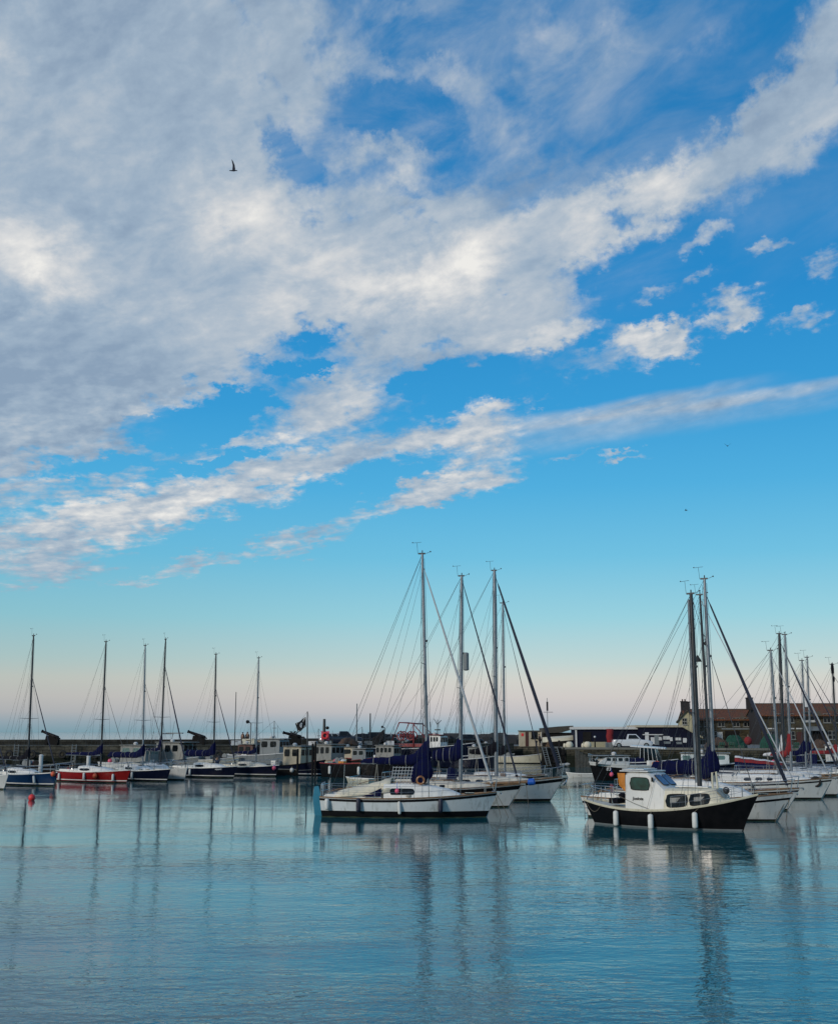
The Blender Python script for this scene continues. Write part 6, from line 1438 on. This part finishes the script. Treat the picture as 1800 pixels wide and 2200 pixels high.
for i in range(5): x = lerp(xa + 1.0, xb - .5, i / 4); k.tube((x, -1.18, 1.1), (x + .12 - .1 * i, -1.14, 2.75), .035, n=5)
k.build('roof_pillar', M['white_gelcoat'], Sb.o)
k = MB(); k.loft([[Vector((lerp(-.1, 4.6, i / 8), -1.35, .7)), Vector((lerp(-.1, 4.6, i / 8), -1.2, 1.45 + .18 * math.sin(i))), Vector((lerp(-.1, 4.6, i / 8), 0, 1.65 + .12 * math.sin(i * 2))), Vector((lerp(-.1, 4.6, i / 8), 1.2, 1.45)), Vector((lerp(-.1, 4.6, i / 8), 1.35, .7))] for i in range(9)], closed=False); k.build('boat_cover', M['navy_canvas'], Sb.o, smooth=True)
Tb = workboat('low launch with a long pale roof and greenish windows, behind the blue mast cover', (1588, 1668), 6.6, 2.7, 14, 'dark_timber', 1.1, 1.1, 1.35, (1464, 1562, 1.15, 2.2, 'cool_white_gelcoat', .2), name='launch', cat='motor boat', nwin=4, winm='glass_pale', seed=12, gear=1)
Ub = workboat('boat under a red, white and navy striped cover on the right', (1703, 1684), 6.2, 2.6, 18, 'navy_hull', 1.0, 1.0, 1.3, None, name='covered_boat', cat='boat', rail_m='white_canvas', seed=13, gear=0)
xa, xb = Ub.xcol(1580, 1650), Ub.xcol(1690, 1650)
for nm, f0, f1, m in (('cover_ridge', .72, 1.0, 'white_canvas'), ('cover_band', .42, .70, 'red_canvas'), ('cover_skirt', 0, .40, 'navy_canvas')):
    k = MB()
    for sd in (-1, 1):
        rr = []
        for i in range(13):
            u = i / 12; x = lerp(xa, xb, u); zt = 2.35 - .55 * u + .03 * math.sin(i * 2); z0 = 1.15
            w = 1.25 * (1 - .5 * u ** 3)
            rr.append([Vector((x, sd * w * math.cos(f * 1.5) , z0 + (zt - z0) * math.sin(f * 1.5))) for f in (lerp(f0, f1, q / 3) for q in range(4))])
        k.loft(rr, closed=False, cap0=False, cap1=False)
    o = k.build(nm, M[m], Ub.o, smooth=True); md = o.modifiers.new('t', 'SOLIDIFY'); md.thickness = .03
V1 = workboat('dark boat heaped with blue tarpaulin near the quay, below the orange roofed house', (1765, 1664), 7.0, 2.7, 20, 'black_paint', 1.1, 1.1, 1.5, None, seed=14, gear=4, rail_m='grey_paint')
k = MB(); x0 = V1.xcol(1712, 1650); x1 = V1.xcol(1756, 1650)
k.loft([[Vector((lerp(x0, x1, i / 8), -1.1, 1.0)), Vector((lerp(x0, x1, i / 8), -.7, 1.5 + .5 * math.sin(i * .9 + 1) ** 2)), Vector((lerp(x0, x1, i / 8), 0, 2.0 + .9 * (i / 8) ** 2)), Vector((lerp(x0, x1, i / 8), .8, 1.5)), Vector((lerp(x0, x1, i / 8), 1.1, 1.0))] for i in range(9)], closed=True); k.build('tarpaulin', M['navy_canvas'], V1.o, smooth=True)
V2 = workboat('small workboat with white rails and a pale wheelhouse at the right edge, by the quay', (1842, 1662), 7.5, 2.8, 20, 'black_paint', 1.2, 1.2, 1.7, (1775, 1800, .9, 2.9, 'white_gelcoat'), seed=15, gear=3, rails=True, nwin=2)
# craft lying between the left row and the pier
workboat('white motor cruiser with big side windows, behind the dark navy yacht on the left', (322, 1662), 6.6, 2.5, 30, 'white_gelcoat', 1.1, 1.1, 1.4, (272, 318, 1.1, 2.9, 'weathered_white', .5), name='cabin_cruiser', cat='motor boat', nwin=2, seed=21, winm='glass_pale', gear=2)
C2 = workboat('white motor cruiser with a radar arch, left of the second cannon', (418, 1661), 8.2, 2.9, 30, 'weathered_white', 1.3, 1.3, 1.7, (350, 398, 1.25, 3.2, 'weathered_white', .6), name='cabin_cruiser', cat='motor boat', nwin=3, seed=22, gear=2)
k = MB(); x = C2.wx0 + .5
for q in (-1.0, 1.0): k.path([(x - .3, q, 3.5), (x, q * .9, 4.2), (x + .3, q * .9, 4.25)], .05, 5); k.tube((x - .1, q * .9, 4.2), (x + .1, q * .95, 5.6), .025, n=4)
k.tube((x, -.9, 4.2), (x, .9, 4.2), .05, n=5); k.box(x - .2, x + 2.2, -.1, .1, 4.2, 4.32); k.build('radar_arch', M['grey_paint'], C2.o)
workboat('low tan open boat below the pier, right of the second cannon', (505, 1656), 6.2, 2.3, 28, 'cream_gelcoat', 1.2, 1.2, 1.6, None, seed=23, gear=6, rail_m='white_canvas')
workboat('dark workboat with a brown wheelhouse, behind the last navy yacht of the left row', (566, 1655), 6.5, 2.6, 30, 'dark_timber', 1.3, 1.3, 1.7, (520, 548, .9, 2.9, 'brown_door', .2), seed=24, gear=4, nwin=2)
workboat('black open workboat cluttered with gear at the far left, below the first cannon', (150, 1664), 6.4, 2.4, 25, 'black_paint', .9, .9, 1.3, None, seed=25, gear=6, rail_m='grey_paint')
workboat('small white fishing boat with a low cuddy, behind the blade of the teal rudder', (655, 1656), 6.0, 2.3, 30, 'white_gelcoat', 1.0, 1.0, 1.4, None, seed=26, gear=5)
workboat('grey workboat among the black hulls, above the stern of the front white yacht', (800, 1660), 7.0, 2.6, 30, 'dark_timber', 1.2, 1.2, 1.6, (765, 790, .9, 2.5, 'grey_paint', .2), seed=27, gear=6, nwin=2, rail_m='gantry_red')
workboat('navy workboat tied under the trawler bow, between the middle masts', (1058, 1652), 6.5, 2.5, 26, 'navy_hull', 1.1, 1.1, 1.5, (1012, 1034, .9, 2.5, 'weathered_white', .3), seed=28, gear=4, nwin=2)
workboat('blue covered workboat along the quay, left of the boat under the striped cover', (1560, 1678), 6.4, 2.5, 20, 'navy_hull', 1.2, 1.2, 1.5, None, seed=29, gear=6, rail_m='grey_paint')
def dinghy(bow, L, head, label, m='white_gelcoat', B=1.25, inflatable=False):
    b = Boat('dinghy', label, 'dinghy', bow[0], bow[1], L, B, head, .38, .36, .5, .25, .05, .8, 'dinghies on the water')
    if inflatable:
        k = MB(); pts = [(0, -B / 2, .3), (L * .6, -B / 2, .3), (L * .9, -B * .35, .38), (L + .1, 0, .48), (L * .9, B * .35, .38), (L * .6, B / 2, .3), (0, B / 2, .3)]; k.path(pts, .2, 10); k.build('tube', M[m], b.o, smooth=True)
        k = MB(); k.box(0, L * .8, -B / 2, B / 2, .08, .14); k.box(0, .06, -B / 2, B / 2, .1, .5); k.build('floor', M['grey_paint'], b.o)
    else:
        b.hull(m, None, deckz=-.22); b.toerail('deck_white', .04, .05)
        for u in (.3, .62): k = MB(); k.box(L * u - .12, L * u + .12, -b.wx(L * u) * .95, b.wx(L * u) * .95, .24, .28); k.build('thwart', M['teak'], b.o)
    return b
dinghy((1221, 1671), 2.7, -178, 'small white dinghy floating left of the black hull numbered 83')
dinghy((1232, 1648), 2.9, 8, 'pale inflatable dinghy floating in front of the quay ladders', 'furled_white', 1.4, True)
dinghy((748, 1682), 2.4, -150, 'pale small dinghy tied behind the stern of the front white yacht', 'cream_gelcoat')

# ================================================================ gulls
defm('gull_dark', (.03, .03, .045), .8)
def gull(px, py, Y, rz, s, label, up=1.0):
    o = thing('seagull', at(px, py, Y), rz, label, 'gull', 'gulls in the sky')
    k = MB(); k.path([(-.24, 0, 0), (-.2, 0, .0), (-.1, 0, .0), (.05, 0, .0), (.15, 0, .015), (.2, 0, .02), (.235, 0, .018), (.27, 0, .0)], [q * s for q in (.035, .03, .045, .058, .04, .036, .03, .006)], 8)
    k.v = [(x * s, y, z * s) if False else (x * s, y, z * s) for x, y, z in k.v]; k.build('body', M['gull_dark'], o, smooth=True)
    for sd in (-1, 1):
        k = MB(); rr = []
        for i in range(8):
            u = i / 7; y = sd * (.03 + (.16 * min(1, u * 2.2) + .30 * max(0, u - .45)) * (1.0)); z = up * (.34 * min(u, .5) * 2 + .26 * max(0, u - .5) * 2) ; c = .085 * (1 - u) ** .6 + .004; xx = .03 + .03 * min(u, .4) - .20 * max(0, u - .4)
            rr.append([Vector((xx + c, y, z)) * s, Vector((xx, y, z + .012)) * s, Vector((xx - c, y, z)) * s, Vector((xx, y, z - .006)) * s])
        k.loft(rr); k.build('wing', M['gull_dark'], o, smooth=True)
    return o
gull(501, 366, 55, R(4), .8, 'large dark seagull with raised wings against the cloud at upper left')
gull(1563, 958, 75, R(80), .6, 'tiny seagull seen nearly head on, high above the right hand masts', .5)
gull(1474, 1097, 90, R(150), .55, 'tiny seagull gliding lower left of the other small one', .35)
for i, (px, py) in enumerate([(1712, 1514), (1727, 1514), (1745, 1515)]):
    a = at(px, py, 196); o = thing('perched_gull', (a.x, 200.5, a.z - .1), R(i * 50), ['leftmost', 'middle', 'rightmost'][i] + ' of three gulls perched on the orange roof ridge', 'gull', 'gulls on the roof ridge')
    k = MB(); k.path([(-.2, 0, .12), (-.05, 0, .16), (.08, 0, .2), (.12, 0, .28), (.2, 0, .28)], [.02, .08, .08, .05, .01], 7); k.build('body', M['white_paint'], o, smooth=True); k = MB(); k.tube((0, 0, .12), (0, 0, -.1), .015, n=4); k.build('leg', M['orange'], o)
